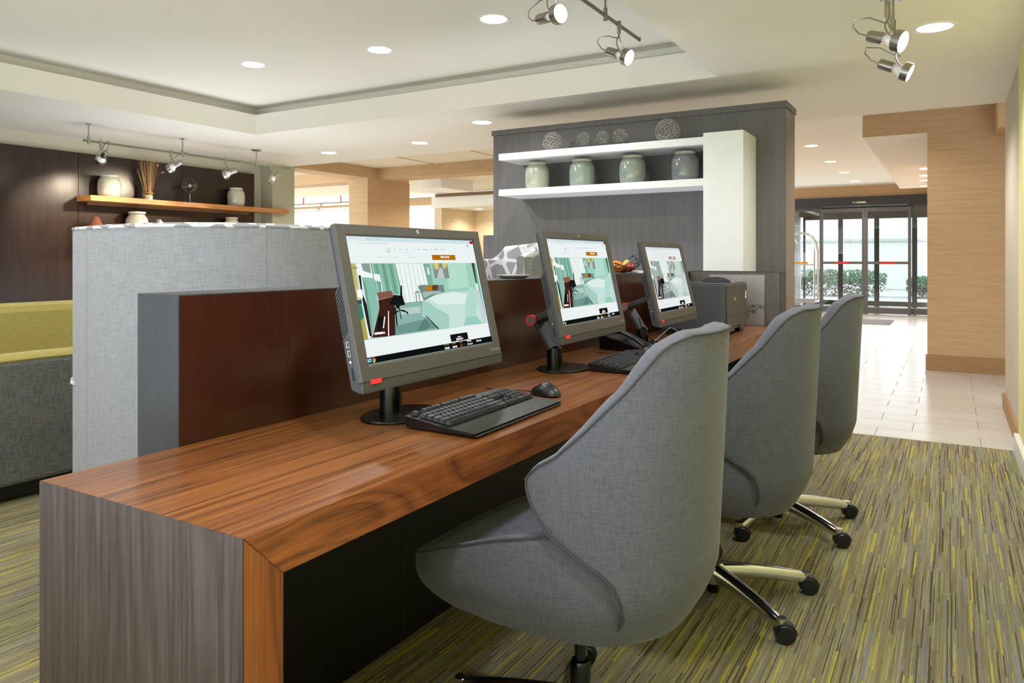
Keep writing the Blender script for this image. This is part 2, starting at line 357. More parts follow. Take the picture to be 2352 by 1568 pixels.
# sliding entrance doors
def door(n,x0,x1,y,top,mat='door_frame',rail=True,st_=.055,bot=.14,mark=False):
    d=thing('door_%d'%n,None,None,(x0,y,0)); d['kind']='structure'; w=x1-x0
    m=MB().box(0,st_,0,.05,0,top).box(w-st_,w,0,.05,0,top).box(st_,w-st_,0,.05,.02,bot).box(st_,w-st_,0,.05,top-.08,top)
    m.build('door_frame',mat,d)
    bx('pane','pane_glass',st_,w-st_,.02,.03,bot,top-.08,d)
    if rail:
        bx('push_bar',mat,st_,w-st_,-.03,.0,1.08,1.135,d)
        if mark: bx('warning_strip','sticker_red',.3,w-.3,-.034,-.03,1.085,1.13,d)
    return d
door(1,-3.4,-2.47,17.74,2.34,rail=False); door(2,-2.50,-1.605,17.68,2.30,mark=True); door(3,-1.60,-.72,17.68,2.30,mark=True); door(4,-.78,.15,17.74,2.34,rail=False)
h=thing('door_5',None,None,(-3.4,17.6,0)); h['kind']='structure'
bx('door_header','door_header',0,3.6,0,.15,2.34,2.54,h)
s_=thing('motion_sensor','small pale motion sensor bar on the dark header over the entrance','sensor',(-1.83,17.57,2.395)); bx('housing','silver',0,.26,0,.03,0,.035,s_); bx('lens','black_plastic',.02,.08,-.004,0,.008,.027,s_)
door(6,-3.32,-2.42,20.5,2.28,'door_frame',False); door(7,-2.42,-1.59,20.5,2.28,'door_frame',False); door(8,-1.59,-.76,20.5,2.28,'door_frame',False); door(9,-.76,.1,20.5,2.28,'door_frame',False)
st('wall_entrance','door_frame',-4.4,.6,20.45,20.7,2.28,2.5)
st('wall_entrance','stucco',-3.9,-3.4,18.0,20.7,0,2.6)
st('wall_entrance','stucco',.2,.6,18.0,20.7,0,2.6)
st('ceiling','door_frame',-4.4,.6,17.95,20.7,2.5,2.6)
# outside
st('ground','pavement',-30,15,20.8,60,-.08,-.02)
st('wall_outside','stucco',-16,10,33,33.3,0,5.5)
st('wall_outside','pavement',-16,10,32.9,33,1.9,2.0)
def hedge(x0,x1,y0,y1,h,label):
    r=thing('hedge',label,'hedge',((x0+x1)/2,(y0+y1)/2,-.02),group='hedges outside the entrance')
    rnd=random.Random(int(x0*10)); 
    for nm,mt,n,z0,z1,sz in (('twigs','hedge_twig',1500,0,h*.8,.05),('leaves','hedge_leaf',2200,h*.45,h,.055)):
        bm=bmesh.new()
        for i in range(n):
            u,v,w=[rnd.uniform(-1,1) for _ in range(3)]
            s=(abs(u)**5+abs(v)**3+abs(w)**3)**(1/3.5)
            if s>1: continue
            p=Vector((u*(x1-x0)/2,v*(y1-y0)/2,z0+(w+1)/2*(z1-z0)))
            M=Matrix.Translation(p)@Euler([rnd.uniform(0,6) for _ in range(3)]).to_matrix().to_4x4()
            a=[bm.verts.new(M@Vector(q)) for q in ((0,-sz,0),(sz*.6,0,.01),(0,sz,0),(-sz*.6,0,.01))]; bm.faces.new(a)
        me=bpy.data.meshes.new(nm); bm.to_mesh(me); bm.free(); o=link(nm,me,mt,r); o['kind']='stuff'
hedge(-4.9,-1.75,25.5,27.2,.86,'long clipped hedge seen through the left and middle entrance doors')
hedge(-1.2,.6,25.5,27.2,.66,'rounded hedge seen through the right entrance door')
# ---------------------------------------------------------------- ceiling lamps
def downlight(x,y,z,label,grp,glowm='lamp_glow',r=.095,power=14,col=WARM):
    d=thing('recessed_downlight',label,'ceiling light',(x,y,z),group=grp)
    MB().lathe([(r*.86,.0),(r*1.0,-.004),(r*1.12,-.004),(r*1.14,0)],32).build('trim_ring','fascia_white',d,smooth=True)
    MB().lathe([(.001,-.0022),(r*.88,-.0022),(r*.88,-.001)],32).build('lens',glowm,d)
    if power: spot((x,y,z-.03),power,col)
    return d
for x,y,lb,gm in ((-4.78,4.02,'leftmost of the row of round recessed lights in the raised ceiling tray','lamp_glow'),(-3.64,4.215,'middle of the row of lights in the ceiling tray, glowing warm orange','lamp_glow_warm'),(-2.54,4.05,'rightmost large recessed light in the ceiling tray left of the track','lamp_glow')):
    downlight(x,y,2.735,lb,'recessed lights in the ceiling tray',gm,power=46,col=(.93,.94,1))
for x,y,lb in ((-6.31,6.41,'small recessed light in the lower ceiling, leftmost of the three above the tan pillar'),(-4.93,6.36,'small recessed light in the lower ceiling, middle of the three above the tan beams'),(-3.70,5.70,'recessed light in the lower ceiling just left of the dark feature wall')):
    downlight(x,y,2.44,lb,'recessed lights in the dropped ceiling',power=40,col=(1,.78,.58))
downlight(-.075,4.614,2.44,'large dim recessed light in the ceiling beside the right track spotlights','recessed lights in the dropped ceiling','lamp_dim',.1,52,(.9,.93,1))
for i,y in enumerate((11.1,13.05,14.83,16.6)):
    downlight(-1.69,y,2.78,('nearest','second nearest','third nearest','farthest')[i]+' warm light of the left row in the entrance lobby ceiling','left row of lobby lights','lamp_glow_warm',power=58,col=(1,.8,.68))
for i,y in enumerate((12.67,13.73,14.56,15.69)):
    downlight(-.32-.03*i,y,2.54,('nearest','second nearest','third nearest','farthest')[i]+' light of the right row under the lobby bulkhead beside the tan wall','right row of lobby lights',power=20)
downlight(-9.03,13.8,2.30,'small recessed light in the far tan alcove ceiling left of the feature wall','alcove light',power=30)
for x,y,z in ((-3.2,1.2,2.73),(-4.8,1.0,2.73),(-2.2,2.2,2.73),(-.6,8.1,2.78)):
    spot((x,y,z-.02),34,WARM)  # unseen lamps without fittings, added to brighten the room
for x,y in ((-6.2,8.0),(-6.4,9.9),(-7.0,11.6),(-9.8,11.0),(-10.2,8.0)): spot((x,y,2.58 if y!=9.9 else 2.56),75,WARM)  # more fill lamps without fixtures, added to lift the dining zone
for x,y,z in ((-.35,.8,2.44),(-.2,2.7,2.44)): spot((x,y,z-.02),60,(.88,.92,1))  # fill lamps added over the right aisle, no fixture modelled
spot((-.5,6.4,2.42),85,(1,.95,.92)); spot((-4.0,3.3,2.55),45,(1,.96,.92),ang=70,rot=(math.radians(52),0,math.radians(-42)),rad=.04,name='spotlight_lamp')  # both lamps lack fixtures: first added to bounce light off the tiles, second assumed
# bounce of lit floor on ceilings is topped up by the added fill lights
# ---------------------------------------------------------------- track lights
def head(tr,x,y,z,d,drop=.13,power=0,sc=1.,glowm='lamp_glow',sw=0.):
    """spotlight hanging under a track at z; d is the aiming direction"""
    h=thing('track_spotlight',None,'track light',(x,y,z))
    d=Vector(d).normalized(); L=Vector((0,0,-drop-.05))+Vector((d.x,d.y,0))*sw; side=d.cross(Vector((0,0,1))).normalized()
    MB().cyl((0,0,.022),(0,0,-.045),.0125*sc,14).cyl((0,0,-.045),(0,0,-.06),.007*sc,10).build('connector','brushed_nickel',h,smooth=True)
    m=MB()
    for s in (-1,1):
        pts=[]
        for k in range(9):
            t=k/8; p=Vector((0,0,-.058)).lerp(L,t)+side*s*(.045*math.sin(min(1,t*1.15)*PI/2))-d*.018*math.sin(t*PI)
            pts.append(p)
        m.tube(pts,.0035,8)
    m.build('yoke','brushed_nickel',h,smooth=True)
    M=frame(L,side,side.cross(d)*-1,d) ; M=aim(L,d)
    MB().lathe([(.034,-.012),(.047,-.012),(.048,.0),(.048,.024),(.0445,.024),(.0445,.004),(.034,.002)],28,M).build('lamp_ring','brushed_nickel',h,smooth=True)
    MB().lathe([(.018,-.055),(.03,-.03),(.0445,.0),(.0445,.008)],28,M).build('reflector','white_lacquer',h,smooth=True)
    MB().lathe([(.001,.0085),(.0435,.0085),(.0435,.014),(.03,.0175),(.001,.0185)],28,M).build('bulb_face',glowm,h,smooth=True)
    MB().lathe([(.016,-.075),(.019,-.045)],20,M).build('ceramic_neck','white_lacquer',h,smooth=True)
    MB().lathe([(.008,-.138),(.024,-.132),(.0265,-.12),(.0265,-.062),(.018,-.062)],24,M).build('lamp_holder','brushed_nickel',h,smooth=True)
    a=M@Vector((0,0,-.137)); b=Vector((0,0,-.075))
    MB().tube([a,a-d*.04+Vector((0,0,.004)),a-d*.07+Vector((0,0,.03)),a-d*.062+Vector((0,0,.062)),(a-d*.02).lerp(b,.25)+Vector((0,0,.065)),b.lerp(a,.25)+Vector((0,0,.02)),b],.0035,8).build('cable','brushed_nickel',h,smooth=True)
    if power: spot(Vector((x,y,z))+L+d*.03,power,(1,.84,.62),ang=62,blend=.8,rot=d.to_track_quat('-Z','Y').to_euler(),rad=.03,name='spotlight_lamp')
    return h
def track(x,y0,y1,z,zc,posts,label,mat='nickel_green',canopy=()):
    t=thing('ceiling_track',label,'light track',(x,y0,z))
    bx('rail',mat,-.004,.004,0,y1-y0,-.0095,.0095,t)
    for a,b in ((0,.003),(y1-y0-.003,y1-y0)): bx('end_cap',mat,-.007,.007,a,b,-.012,.013,t)
    for i,y in enumerate(posts):
        MB().cyl((0,y-y0,.03),(0,y-y0,zc-z),.006,10).cyl((0,y-y0,-.028),(0,y-y0,.04),.0125,14).build('post','brushed_nickel',t,smooth=True)
        r=.055 if y in canopy else .02
        MB().lathe([(r*.9,zc-z-.012),(r,zc-z-.008),(r,zc-z)],24,Matrix.Translation((0,y-y0,0))).build('ceiling_plate','brushed_nickel',t,smooth=True)
    return t
track(-6.85,3.84,6.29,2.278,2.44,(3.885,4.857,5.805),'long thin track rail under the ceiling in front of the left wood wall',canopy=(5.805,))
for y,d,lb in ((4.0,(-.86,.15,-.5),'spotlight on the left track, nearest the rail end above the big pale jar'),(4.726,(-.8,-.35,-.5),'second spotlight on the left track, above the dried twigs'),(5.391,(-.75,-.55,-.4),'third spotlight on the left track, above the armillary globe'),(6.015,(-.55,-.5,-.62),'last spotlight on the left track, in front of the sage column')):
    tag(head(None,-6.85,y,2.278,d,.115,power=42),lb,group='left track spotlights')
track(-1.64,1.6,4.298,2.53,2.735,(2.4,3.775),'thin track rail hanging inside the ceiling tray near its right edge')
tag(head(None,-1.64,3.15,2.53,(.90,-.30,-.05),.13,power=12,sw=.03),'bright spotlight on the tray track, nearer one with its lamp facing right',group='tray track spotlights')
tag(head(None,-1.64,3.97,2.53,(.78,-.1,-.35),.14,power=12,sw=.05),'bright spotlight at the far end of the tray track, tilted down right',group='tray track spotlights')
track(-.238,1.4,4.5,2.29,2.44,(2.2,3.98),'short track rail under the ceiling at the upper right',canopy=(3.98,))
for y,d,lb in ((2.72,(.7,-.3,-.25),'cropped topmost spotlight of the right track at the picture edge'),(3.62,(.80,-.25,-.33),'middle spotlight of the right track, its lit lamp facing right'),(4.22,(.85,-.05,-.42),'lowest and farthest spotlight of the right track')):
    tag(head(None,-.238,y,2.29,d,.11,power=16,sw=.045),lb,group='right track spotlights')
# pendant bars over the dining room
for i,(x0,x1) in enumerate(((-13.43,-12.41),(-12.30,-11.2))):
    p=thing('pendant_bar',('left','right')[i]+' white linear pendant bar seen left of the tan pillar','pendant light',((x0+x1)/2,12.3,2.40),group='white pendant bars in the dining room'); w=(x1-x0)/2
    bx('bar','white_lacquer',-w,w,-.03,.03,0,.045,p,bevel=.004); bx('lower_rail','white_lacquer',-w,w,-.09,-.06,-.09,-.06,p)
    for s in (-.6,.6): MB().cyl((s*w,0,.045),(s*w,0,.21),.007,8).build('rod','white_wire',p)
    MB().cyl((0,0,.045),(0,0,.21),.012,8).build('red_rod','sticker_red',p)
# ---------------------------------------------------------------- partition, desk, feature wall
pt=thing('low_partition','low dark brown partition with grey top and end, running behind the desk','partition',(-1.488,1.045,0))
bx('front_panel','wenge_brown',-.006,0,.003,3.785,.002,1.103,pt)
bx('core','grey_laminate',-.152,-.006,.004,3.9,.002,1.09,pt)
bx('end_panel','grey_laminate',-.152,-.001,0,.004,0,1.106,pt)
bx('top_cap','grey_laminate',-.152,0,.004,3.785,1.103,1.106,pt)
rt=thing('return_partition','short dark grey end partition behind the printer and silver sign','partition',(-1.488,4.83,0))
bx('front_panel','grey_oak',0,.569,0,.02,.0,1.103,rt); bx('core','grey_oak',0,.569,.02,.15,0,1.09,rt); bx('top_cap','grey_laminate',0,.569,0,.15,1.103,1.108,rt); bx('end_panel','grey_laminate',.569,.573,0,.15,0,1.106,rt)
dk=thing('computer_desk','long walnut workstation desk with mitred waterfall end','desk',(-1.486,.75,0))
Wd=.571; T=.079; L=4.078
bx('desktop','walnut_top',0,Wd-.002,.002,L,.766-T+.001,.766,dk)
bx('end_panel','walnut_end_coollit',0,Wd-.0005,0,.002,0,.7655,dk)
MB().box(0,Wd-.03,.002,.079,0,.766-T).build('end_core','walnut_end_coollit',dk)
# mitred front frame
MB().prism([(.001,.766),(L,.766),(L,.766-T),(T,.766-T)],Wd-.002,Wd,'x').build('front_apron','walnut_apron',dk)
MB().prism([(.0025,.7625),(T-.0005,.766-T-.001),(T-.0005,0),(.0025,0)],Wd-.03,Wd,'x').build('leg_front','walnut_leg',dk)
bx('modesty_panel','black_laminate',.004,.02,.079,L,.0,.766-T,dk)
bx('far_support','grey_laminate',.02,Wd-.06,L-.05,L,0,.766-T,dk)
for y in (1.05,2.1,3.1): bx('panel_joint','case_grey',.02,.0215,y,y+.002,0,.68,dk)
fw=thing('feature_wall','dark grey wood feature wall with white shelving, right of centre','wall',(-3.40,5.40,0))
bx('wall_body','grey_oak',.012,2.409,.0,.345,0,2.245,fw); bx('top_cap','grey_oak',0,2.421,-.012,.357,2.245,2.288,fw)
bx('end_face','end_grey',2.409,2.413,.004,.341,0,2.245,fw); bx('base_rail','grey_laminate',.012,2.409,-.012,0,0,.1,fw)
sh=thing('white_shelf_unit','white wall unit of two long shelves joined to a tall white column','shelf unit',(-3.106,5.03,0))
bx('shelf','white_lacquer',0,1.646,0,.37,1.974,2.025,sh,bevel=.001)
bx('shelf','white_lacquer',0,1.646,0,.37,1.690,1.740,sh,bevel=.001)
bx('column','white_lacquer',1.646,1.916,0,.37,1.0,2.05,sh,bevel=.001)
gb=thing('grey_board','narrow grey upright board at the left edge of the feature wall','board',(-3.62,5.6,0)); bx('board','grey_oak',0,.22,0,.05,0,1.40,gb)
wc=thing('white_counter','white counter corner glimpsed left of the feature wall','counter',(-4.1,5.3,0)); bx('top','white_lacquer',0,.62,0,.28,1.06,1.10,wc); bx('body','white_lacquer',.02,.60,.02,.26,0,1.06,wc)
# ---------------------------------------------------------------- jars, balls
def jar(x,y,z,r,h,label,mat,cat='jar',grp=None,squat=False):
    j=thing('ceramic_jar',label,cat,(x,y,z),group=grp)
    pr=[(.001,0),(r*.82,0),(r*.9,h*.03),(r*.98,h*.18),(r,h*.45),(r*.985,h*.66),(r*.93,h*.78),(r*.80,h*.865),(r*.70,h*.895),(r*.68,h*.92)]
    if squat: pr=[(.001,0),(r*.7,0),(r*.9,h*.12),(r,h*.4),(r*.97,h*.6),(r*.85,h*.74),(r*.72,h*.82),(r*.70,h*.86)]
    k=.72 if not squat else .74
    MB().lathe(pr+[(r*.5,h*.92)],40).build('body',mat,j,smooth=True,ang=60)
    MB().lathe([(r*.66,h*.90),(r*k,h*.905),(r*(k+.03),h*.93),(r*(k+.03),h*.97),(r*k,h*1.0),(r*(k-.06),h*1.0),(r*(k-.09),h*.95)],40).build('rim','glaze_pale' if mat!='glaze_pale' else 'glaze_cream',j,smooth=True,ang=60)
    return j
for x,m,lb,r in ((-2.848,'glaze_celadon_pale','palest green glazed jar, leftmost on the lower white shelf',.098),(-2.453,'glaze_celadon','green glazed jar, second from the left on the lower white shelf',.1),(-2.039,'glaze_celadon','green glazed jar, third from the left on the lower white shelf',.1),(-1.64,'glaze_slate','darkest grey jar, rightmost on the lower white shelf beside the column',.098)):
    jar(x,5.2,1.740,r,.215,lb,m,grp='glazed jars on the lower white shelf')
ICO=None
def ball(x,y,z,r,label,n,mat,grp='wire balls on the upper white shelf'):
    m=MB(); rnd=random.Random(n+3); pts=[]
    for i in range(n):
        zz=1-2*(i+.5)/n; a=i*2.39996; s=math.sqrt(1-zz*zz); pts.append(Vector((s*math.cos(a),s*math.sin(a),zz)))
    for i,p in enumerate(pts):
        rr=r*(2.05+rnd.uniform(-.5,.45))/math.sqrt(n); q=p.to_track_quat('Z','Y').to_matrix()
        loop=[]
        for k in range(9):
            a=2*PI*k/9; v=p*r+q@Vector((math.cos(a)*rr,math.sin(a)*rr,0)); loop.append(v.normalized()*(r*.985))
        m.tube(loop,.0011+.0004*(r>.08),4,closed=True)
    o=m.build('wire_ball',mat,None,loc=(x,y,z+r),smooth=True)
    return tag(o,label,'decorative ball',grp)
plain('wire_silver','c2c0ba',.3,.8); plain('wire_dark','3a3a3a',.4,.7)
for a in ((-2.703,5.2,2.025,.082,'silver wire ball, leftmost on the upper white shelf',120,'wire_silver'),(-2.435,5.2,2.046,.06,'smaller silver wire ball, second from the left on the upper white shelf',90,'wire_silver'),(-2.274,5.2,2.046,.058,'small silver wire ball on the grey tray, third from the left',90,'wire_silver'),(-2.136,5.2,2.046,.061,'small silver wire ball on the grey tray, right of its pair',90,'wire_silver'),(-1.771,5.2,2.025,.09,'largest silver wire ball, rightmost on the upper white shelf',150,'wire_silver')):
    ball(*a)
bl=thing('shelf_tray','low dark grey tray under the three small wire balls','tray',(-2.25,5.17,2.025)); bx('tray_body','grey_laminate',-.25,.21,-.1,.1,0,.02,bl,bevel=.003); bx('inner_well','case_grey',-.235,.195,-.085,.085,.02,.021,bl)
# left shelf and what stands on it
sf=thing('floating_shelf','long warm oak floating shelf on the dark left wall','shelf',(-7.851,4.33,1.79)); bx('board','shelf_oak',0,.255,0,2.645,0,.055,sf); bx('wall_bracket','brown_trim',.0,.02,.1,2.2,-.03,0,sf)
sf2=thing('floating_shelf','lower floating shelf on the left wall, mostly hidden by the grey booth','shelf',(-7.851,4.33,1.415)); bx('board','shelf_oak',0,.255,0,2.5,0,.055,sf2); bx('wall_bracket','brown_trim',.0,.02,.1,2.2,-.03,0,sf2)
jar(-7.733,4.607,1.845,.115,.235,'large pale glazed jar at the near end of the oak shelf','glaze_pale')
jar(-7.74,6.243,1.845,.107,.235,'tall pale glazed jar at the far end of the oak shelf','glaze_pale')
jar(-7.731,4.917,1.47,.118,.238,'squat pale jar under the oak shelf, left one showing above the booth','glaze_pale',squat=True)
jar(-7.74,6.177,1.47,.1,.238,'squat cream jar under the oak shelf, right one just showing above the booth','glaze_cream',squat=True)
# twigs bundle
tw=thing('twig_bundle','bundle of dried twigs tied with raffia in a small white pot on the oak shelf','dried plant',(-7.73,5.052,1.845))
MB().lathe([(.001,0),(.04,0),(.046,.01),(.046,.055),(.04,.06),(.03,.058)],24).build('pot','glaze_cream',tw,smooth=True)
rnd=random.Random(5); m=MB(); m2=MB()
for i in range(80):
    a=rnd.uniform(0,2*PI); r0=rnd.uniform(0,.03); sp=rnd.uniform(.01,.13); h=rnd.uniform(.32,.52)
    b=Vector((r0*math.cos(a),r0*math.sin(a),.05)); t=Vector(((r0+sp*.6)*math.cos(a),(r0+sp)*math.sin(a),h)); mid=b.lerp(t,.45)*.97; mid.z=h*.45
    (m if i%5 else m2).tube([b,mid,t],.002,4,radii=[.0026,.002,.0009])
m.build('stems','straw',tw,smooth=True); m2.build('dark_stems','straw_red',tw,smooth=True)
MB().tube([(.048*math.cos(k*PI/8),.048*math.sin(k*PI/8),.075+.006*math.sin(k)) for k in range(16)],.006,6,closed=True).tube([(.045,-.02,.075),(.07,-.03,.05),(.065,-.04,.02)],.005,5).build('raffia_tie','raffia',tw,smooth=True)
MB().sphere((.02,.10,.40),.012,8).sphere((.01,.17,.33),.012,8).tube([(.0,.02,.1),(.01,.07,.28),(.01,.17,.33)],.0012,4).build('seed_heads','straw',tw,smooth=True)
# armillary
ar=thing('armillary_globe','small metal armillary globe on a stand on the oak shelf','ornament',(-7.73,5.576,1.845))
MB().lathe([(.001,0),(.05,0),(.052,.008),(.045,.016),(.02,.022),(.012,.035),(.01,.05),(.014,.08),(.009,.1),(.008,.118)],24).build('stand','brass_dark',ar,smooth=True)
def ring(m,c,R,rot,r=.0035,w=1):
    q=Euler(rot).to_matrix(); m.tube([Vector(c)+q@Vector((R*math.cos(2*PI*k/28),R*math.sin(2*PI*k/28),0)) for k in range(28)],r,6,closed=True)
m=MB(); c=(0,0,.205)
for rot in ((PI/2,0,1.35),(PI/2,0,0),(.4,0,0),(1.1,.5,0)): ring(m,c,.085,rot)
m.build('rings','brass_dark',ar,smooth=True)
MB().sphere(c,.028,14).tube([(0,-.085,.17),(0,.085,.24)],.002,6).build('core_sphere','silver',ar,smooth=True)
# rust cone basket and white wedge on lower shelf
rb=MB(); rb.lathe([(.001,.0),(.095,.0),(.09,.03),(.06,.09),(.03,.158),(.001,.168)],26); o=rb.build('woven_cone','rust',None,loc=(-7.72,4.455,1.47),smooth=True); tag(o,'rust brown woven cone on the lower left shelf','ornament')
o=MB().prism([(0,0),(.19,0),(.02,.168)],-.03,.03,'x').build('white_wedge','paper_white',None,loc=(-7.72,5.15,1.47)); tag(o,'small white pointed object on the lower left shelf','ornament')
# ---------------------------------------------------------------- things on the partition
gd=thing('shallow_dish','shallow pale glass dish on the partition top behind the nearest monitor','dish',(-1.565,2.65,1.1065)); 
MB().lathe([(.001,0),(.04,0),(.055,.003),(.07,.012),(.068,.014),(.05,.006),(.001,.004)],32).build('bowl','glass_dish',gd,smooth=True); MB().lathe([(.067,.0125),(.0715,.0125),(.0715,.0145),(.067,.0145)],32).build('rim','glass_dish',gd,smooth=True)
fb=thing('wire_fruit_basket','black wire basket with a raised pointed end on the partition','basket',(-1.565,3.87,1.1065))
m=MB(); R=[]
def bp(u,v): # u -1..1 along y, v -1..1 across x
    lift=.072*max(0,u)**1.6+.03*max(0,-u)**2; w=.062*math.sqrt(max(0,1-u*u*.9)); return Vector((v*w,u*.2,.004+lift+.026*abs(v)**2))
rnd=random.Random(2)
for v in (-1,-.5,0,.5,1): m.tube([bp(-1+2*k/14,v) for k in range(15)],.0017,5)
for k in range(9):
    u=-.95+k*.235; m.tube([bp(u+(.1 if j%2 else 0),-1+j*.5) for j in range(5)],.0017,5); m.tube([bp(u+(0 if j%2 else .12),-1+j*.5) for j in range(5)],.0017,5)
m.build('wire_mesh','black_satin',fb,smooth=True); MB().tube([bp(-1+2*k/20,1) for k in range(21)],.0026,6).tube([bp(-1+2*k/20,-1) for k in range(21)],.0026,6).build('rim','black_satin',fb,smooth=True)
def fruit(nm,x,y,z,r,mat,lb,cat):
    f=thing(nm,lb,cat,(x,y,z),group='fruit in the wire basket'); MB().sphere((0,0,r*.9),r,20,(1,1,.92)).build('skin',mat,f,smooth=True); MB().cyl((0,0,r*1.70),(.003,0,r*1.70+.009),.0018,6).build('stalk','brown_trim',f)
fruit('orange',-1.565,3.755,1.113,.036,'orange_skin','orange at the left end of the black wire basket','orange')
fruit('orange',-1.585,3.80,1.113,.033,'orange_skin','second orange in the wire basket, behind the first','orange')
fruit('apple',-1.56,3.865,1.112,.031,'apple_skin','red apple in the middle of the black wire basket','apple')
fruit('apple',-1.56,3.93,1.116,.028,'apple_skin','smaller red apple toward the raised end of the wire basket','apple')
o=MB().tube([(0,0,0),(0,.03,.015),(0,.06,.022),(0,.085,.02)],.011,8,radii=[.004,.011,.011,.003]).build('banana',  'banana_skin',None,loc=(-1.545,3.80,1.152),smooth=True); tag(o,'pale banana tip lying across the fruit in the wire basket','banana')
o=bx('paper_stack','paper_white',-1.60,-1.515,3.96,4.16,1.1065,1.118,None,bevel=.001); tag(o,'small white paper stack on the partition beside the wire basket','paper')
# ---------------------------------------------------------------- booths and sofa
def shell(path,th,z0,z1,rnd=.03,closed=False,inner=None):
    """upholstered wall: plan path (outer), thickness to the left, rounded top"""
    bm=bmesh.new(); n=len(path); P=[Vector((*p,0)) for p in path]; nor=[]
    for i in range(n):
        d=(P[min(i+1,n-1)]-P[max(i-1,0)]).normalized(); nor.append(Vector((-d.y,d.x,0)))
    return bm,P,nor
def wallmesh(path,th,z0,z1,r=.035,zf=None):
    bm,P,nor=shell(path,th,z0,z1); prof=[(0,z0),(0,z1-r)]
    for k in range(1,5): a=k*PI/8; prof.append((r-r*math.cos(a),z1-r+r*math.sin(a)))
    prof2=[(th-r+r*math.sin(k*PI/8),z1-r+r*math.cos(k*PI/8)) for k in range(0,5)]; prof+=prof2+[(th,z0)]
    rows=[[bm.verts.new(p+q*o+Vector((0,0,z if z==z0 or not zf else z+zf(p)))) for o,z in prof] for p,q in zip(P,nor)]
    for i in range(len(rows)-1):
        for k in range(len(prof)-1): bm.faces.new([rows[i][k],rows[i+1][k],rows[i+1][k+1],rows[i][k+1]])
    bm.faces.new(rows[0]); bm.faces.new(rows[-1][::-1])
    m=MB(); m.bm.free(); m.bm=bm; return m
def arc(cx,cy,r,a0,a1,n=8,ry=None): return [(cx+r*math.cos(math.radians(a0+(a1-a0)*k/n)),cy+(ry or r)*math.sin(math.radians(a0+(a1-a0)*k/n))) for k in range(n+1)]
def off(path,d):
    P=[Vector((*p,0)) for p in path]; n=len(P); r=[]
    for i in range(n):
        e=(P[min(i+1,n-1)]-P[max(i-1,0)]).normalized(); q=P[i]+Vector((-e.y,e.x,0))*d; r.append((q.x,q.y))
    return r
b1=thing('high_back_booth','large grey high-backed booth seat behind the low partition, seen from outside','booth seat',(0,0,0))
path=[(-3.21,2.75),(-3.21,2.3)]+arc(-2.79,2.0,.42,180,270,8)+[(-2.6,1.578)]+arc(-2.56,2.04,.46,270,360,10)+[(-2.10,2.4),(-2.10,2.75)]
wallmesh(path,.07,.12,1.312,.02).build('outer_shell','fabric_booth',b1,smooth=True,ang=50)
wallmesh(off(path,.060),.075,.3,1.320,.02).build('inner_lining','fabric_pattern',b1,smooth=True,ang=50)
MB().tube([(x,y,1.304) for x,y in off(path,.002)],.006,6).build('top_piping','fabric_pattern',b1,smooth=True)
bx('seat_cushion','fabric_pattern',-3.05,-2.25,1.75,2.65,.3,.47,b1,bevel=.03)
bx('plinth','black_laminate',-3.0,-2.2,1.72,2.7,0,.3,b1)
MB().tube([(-2.79+.421*math.cos(math.radians(a)),2.0+.421*math.sin(math.radians(a)),.705+.004*math.sin(a*.2)) for a in range(180,253,8)],.007,6).build('side_seam','fabric_pattern',b1,smooth=True)
for x,y in ((-2.80,1.583),(-2.14,1.86)): MB().tube([(x,y-.001,.2),(x,y-.001,1.30)],.0022,5).build('vertical_seam','fabric_grey_wing',b1)
b2=thing('wing_chair','high-backed chair with lattice patterned lining seen beyond the partition','chair',(0,0,0))
p2=[(-2.86,4.0),(-2.86,4.35)]+arc(-2.70,4.4,.16,180,90,6)+[(-2.36,4.56)]+arc(-2.34,4.42,.14,90,0,6)+[(-2.20,4.3),(-2.20,3.96)]
p2=p2[::-1]
zf=lambda p: -.20*max(0,(-2.60-p.x)/.26)**2-.10*max(0,(4.2-p.y)/.24)**2*(p.x>-2.5)
wallmesh(p2,.06,.12,1.30,.02,zf).build('outer_shell','fabric_grey_wing',b2,smooth=True,ang=50)
wallmesh(off(p2,.06),.055,.3,1.305,.02,zf).build('inner_lining','fabric_pattern',b2,smooth=True,ang=50)
bx('seat_cushion','fabric_pattern',-2.75,-2.31,3.98,4.4,.3,.46,b2,bevel=.03); bx('plinth','black_laminate',-2.72,-2.34,4.0,4.36,0,.3,b2)
sofa=thing('lounge_sofa','low charcoal tweed sofa with lime green inside at the left edge','sofa',(-3.9,0,0))
bx('outer_shell','fabric_charcoal_sofa',-.14,0,.2,3.4,.09,.69,sofa,bevel=.02)
MB().tube([(-.07,.2+k*.2,.695+.002*(k%2)) for k in range(17)],.068,12,flat=.45).build('top_roll','fabric_lime',sofa,smooth=True)
bx('seat_cushion','fabric_lime',-.80,-.14,.3,3.3,.28,.45,sofa,bevel=.04); bx('plinth','black_laminate',-1.0,-.05,.3,3.3,.02,.28,sofa)
bx('far_back','fabric_charcoal_sofa',-1.1,-.98,.2,3.4,.09,.86,sofa,bevel=.02)
bx('back_cushion','fabric_lime',-.98,-.80,.22,3.38,.42,.925,sofa,bevel=.05)
for y in (.4,3.2): MB().cyl((-.1,y,0),(-.1,y,.09),.02,10).build('leg','black_satin',sofa)
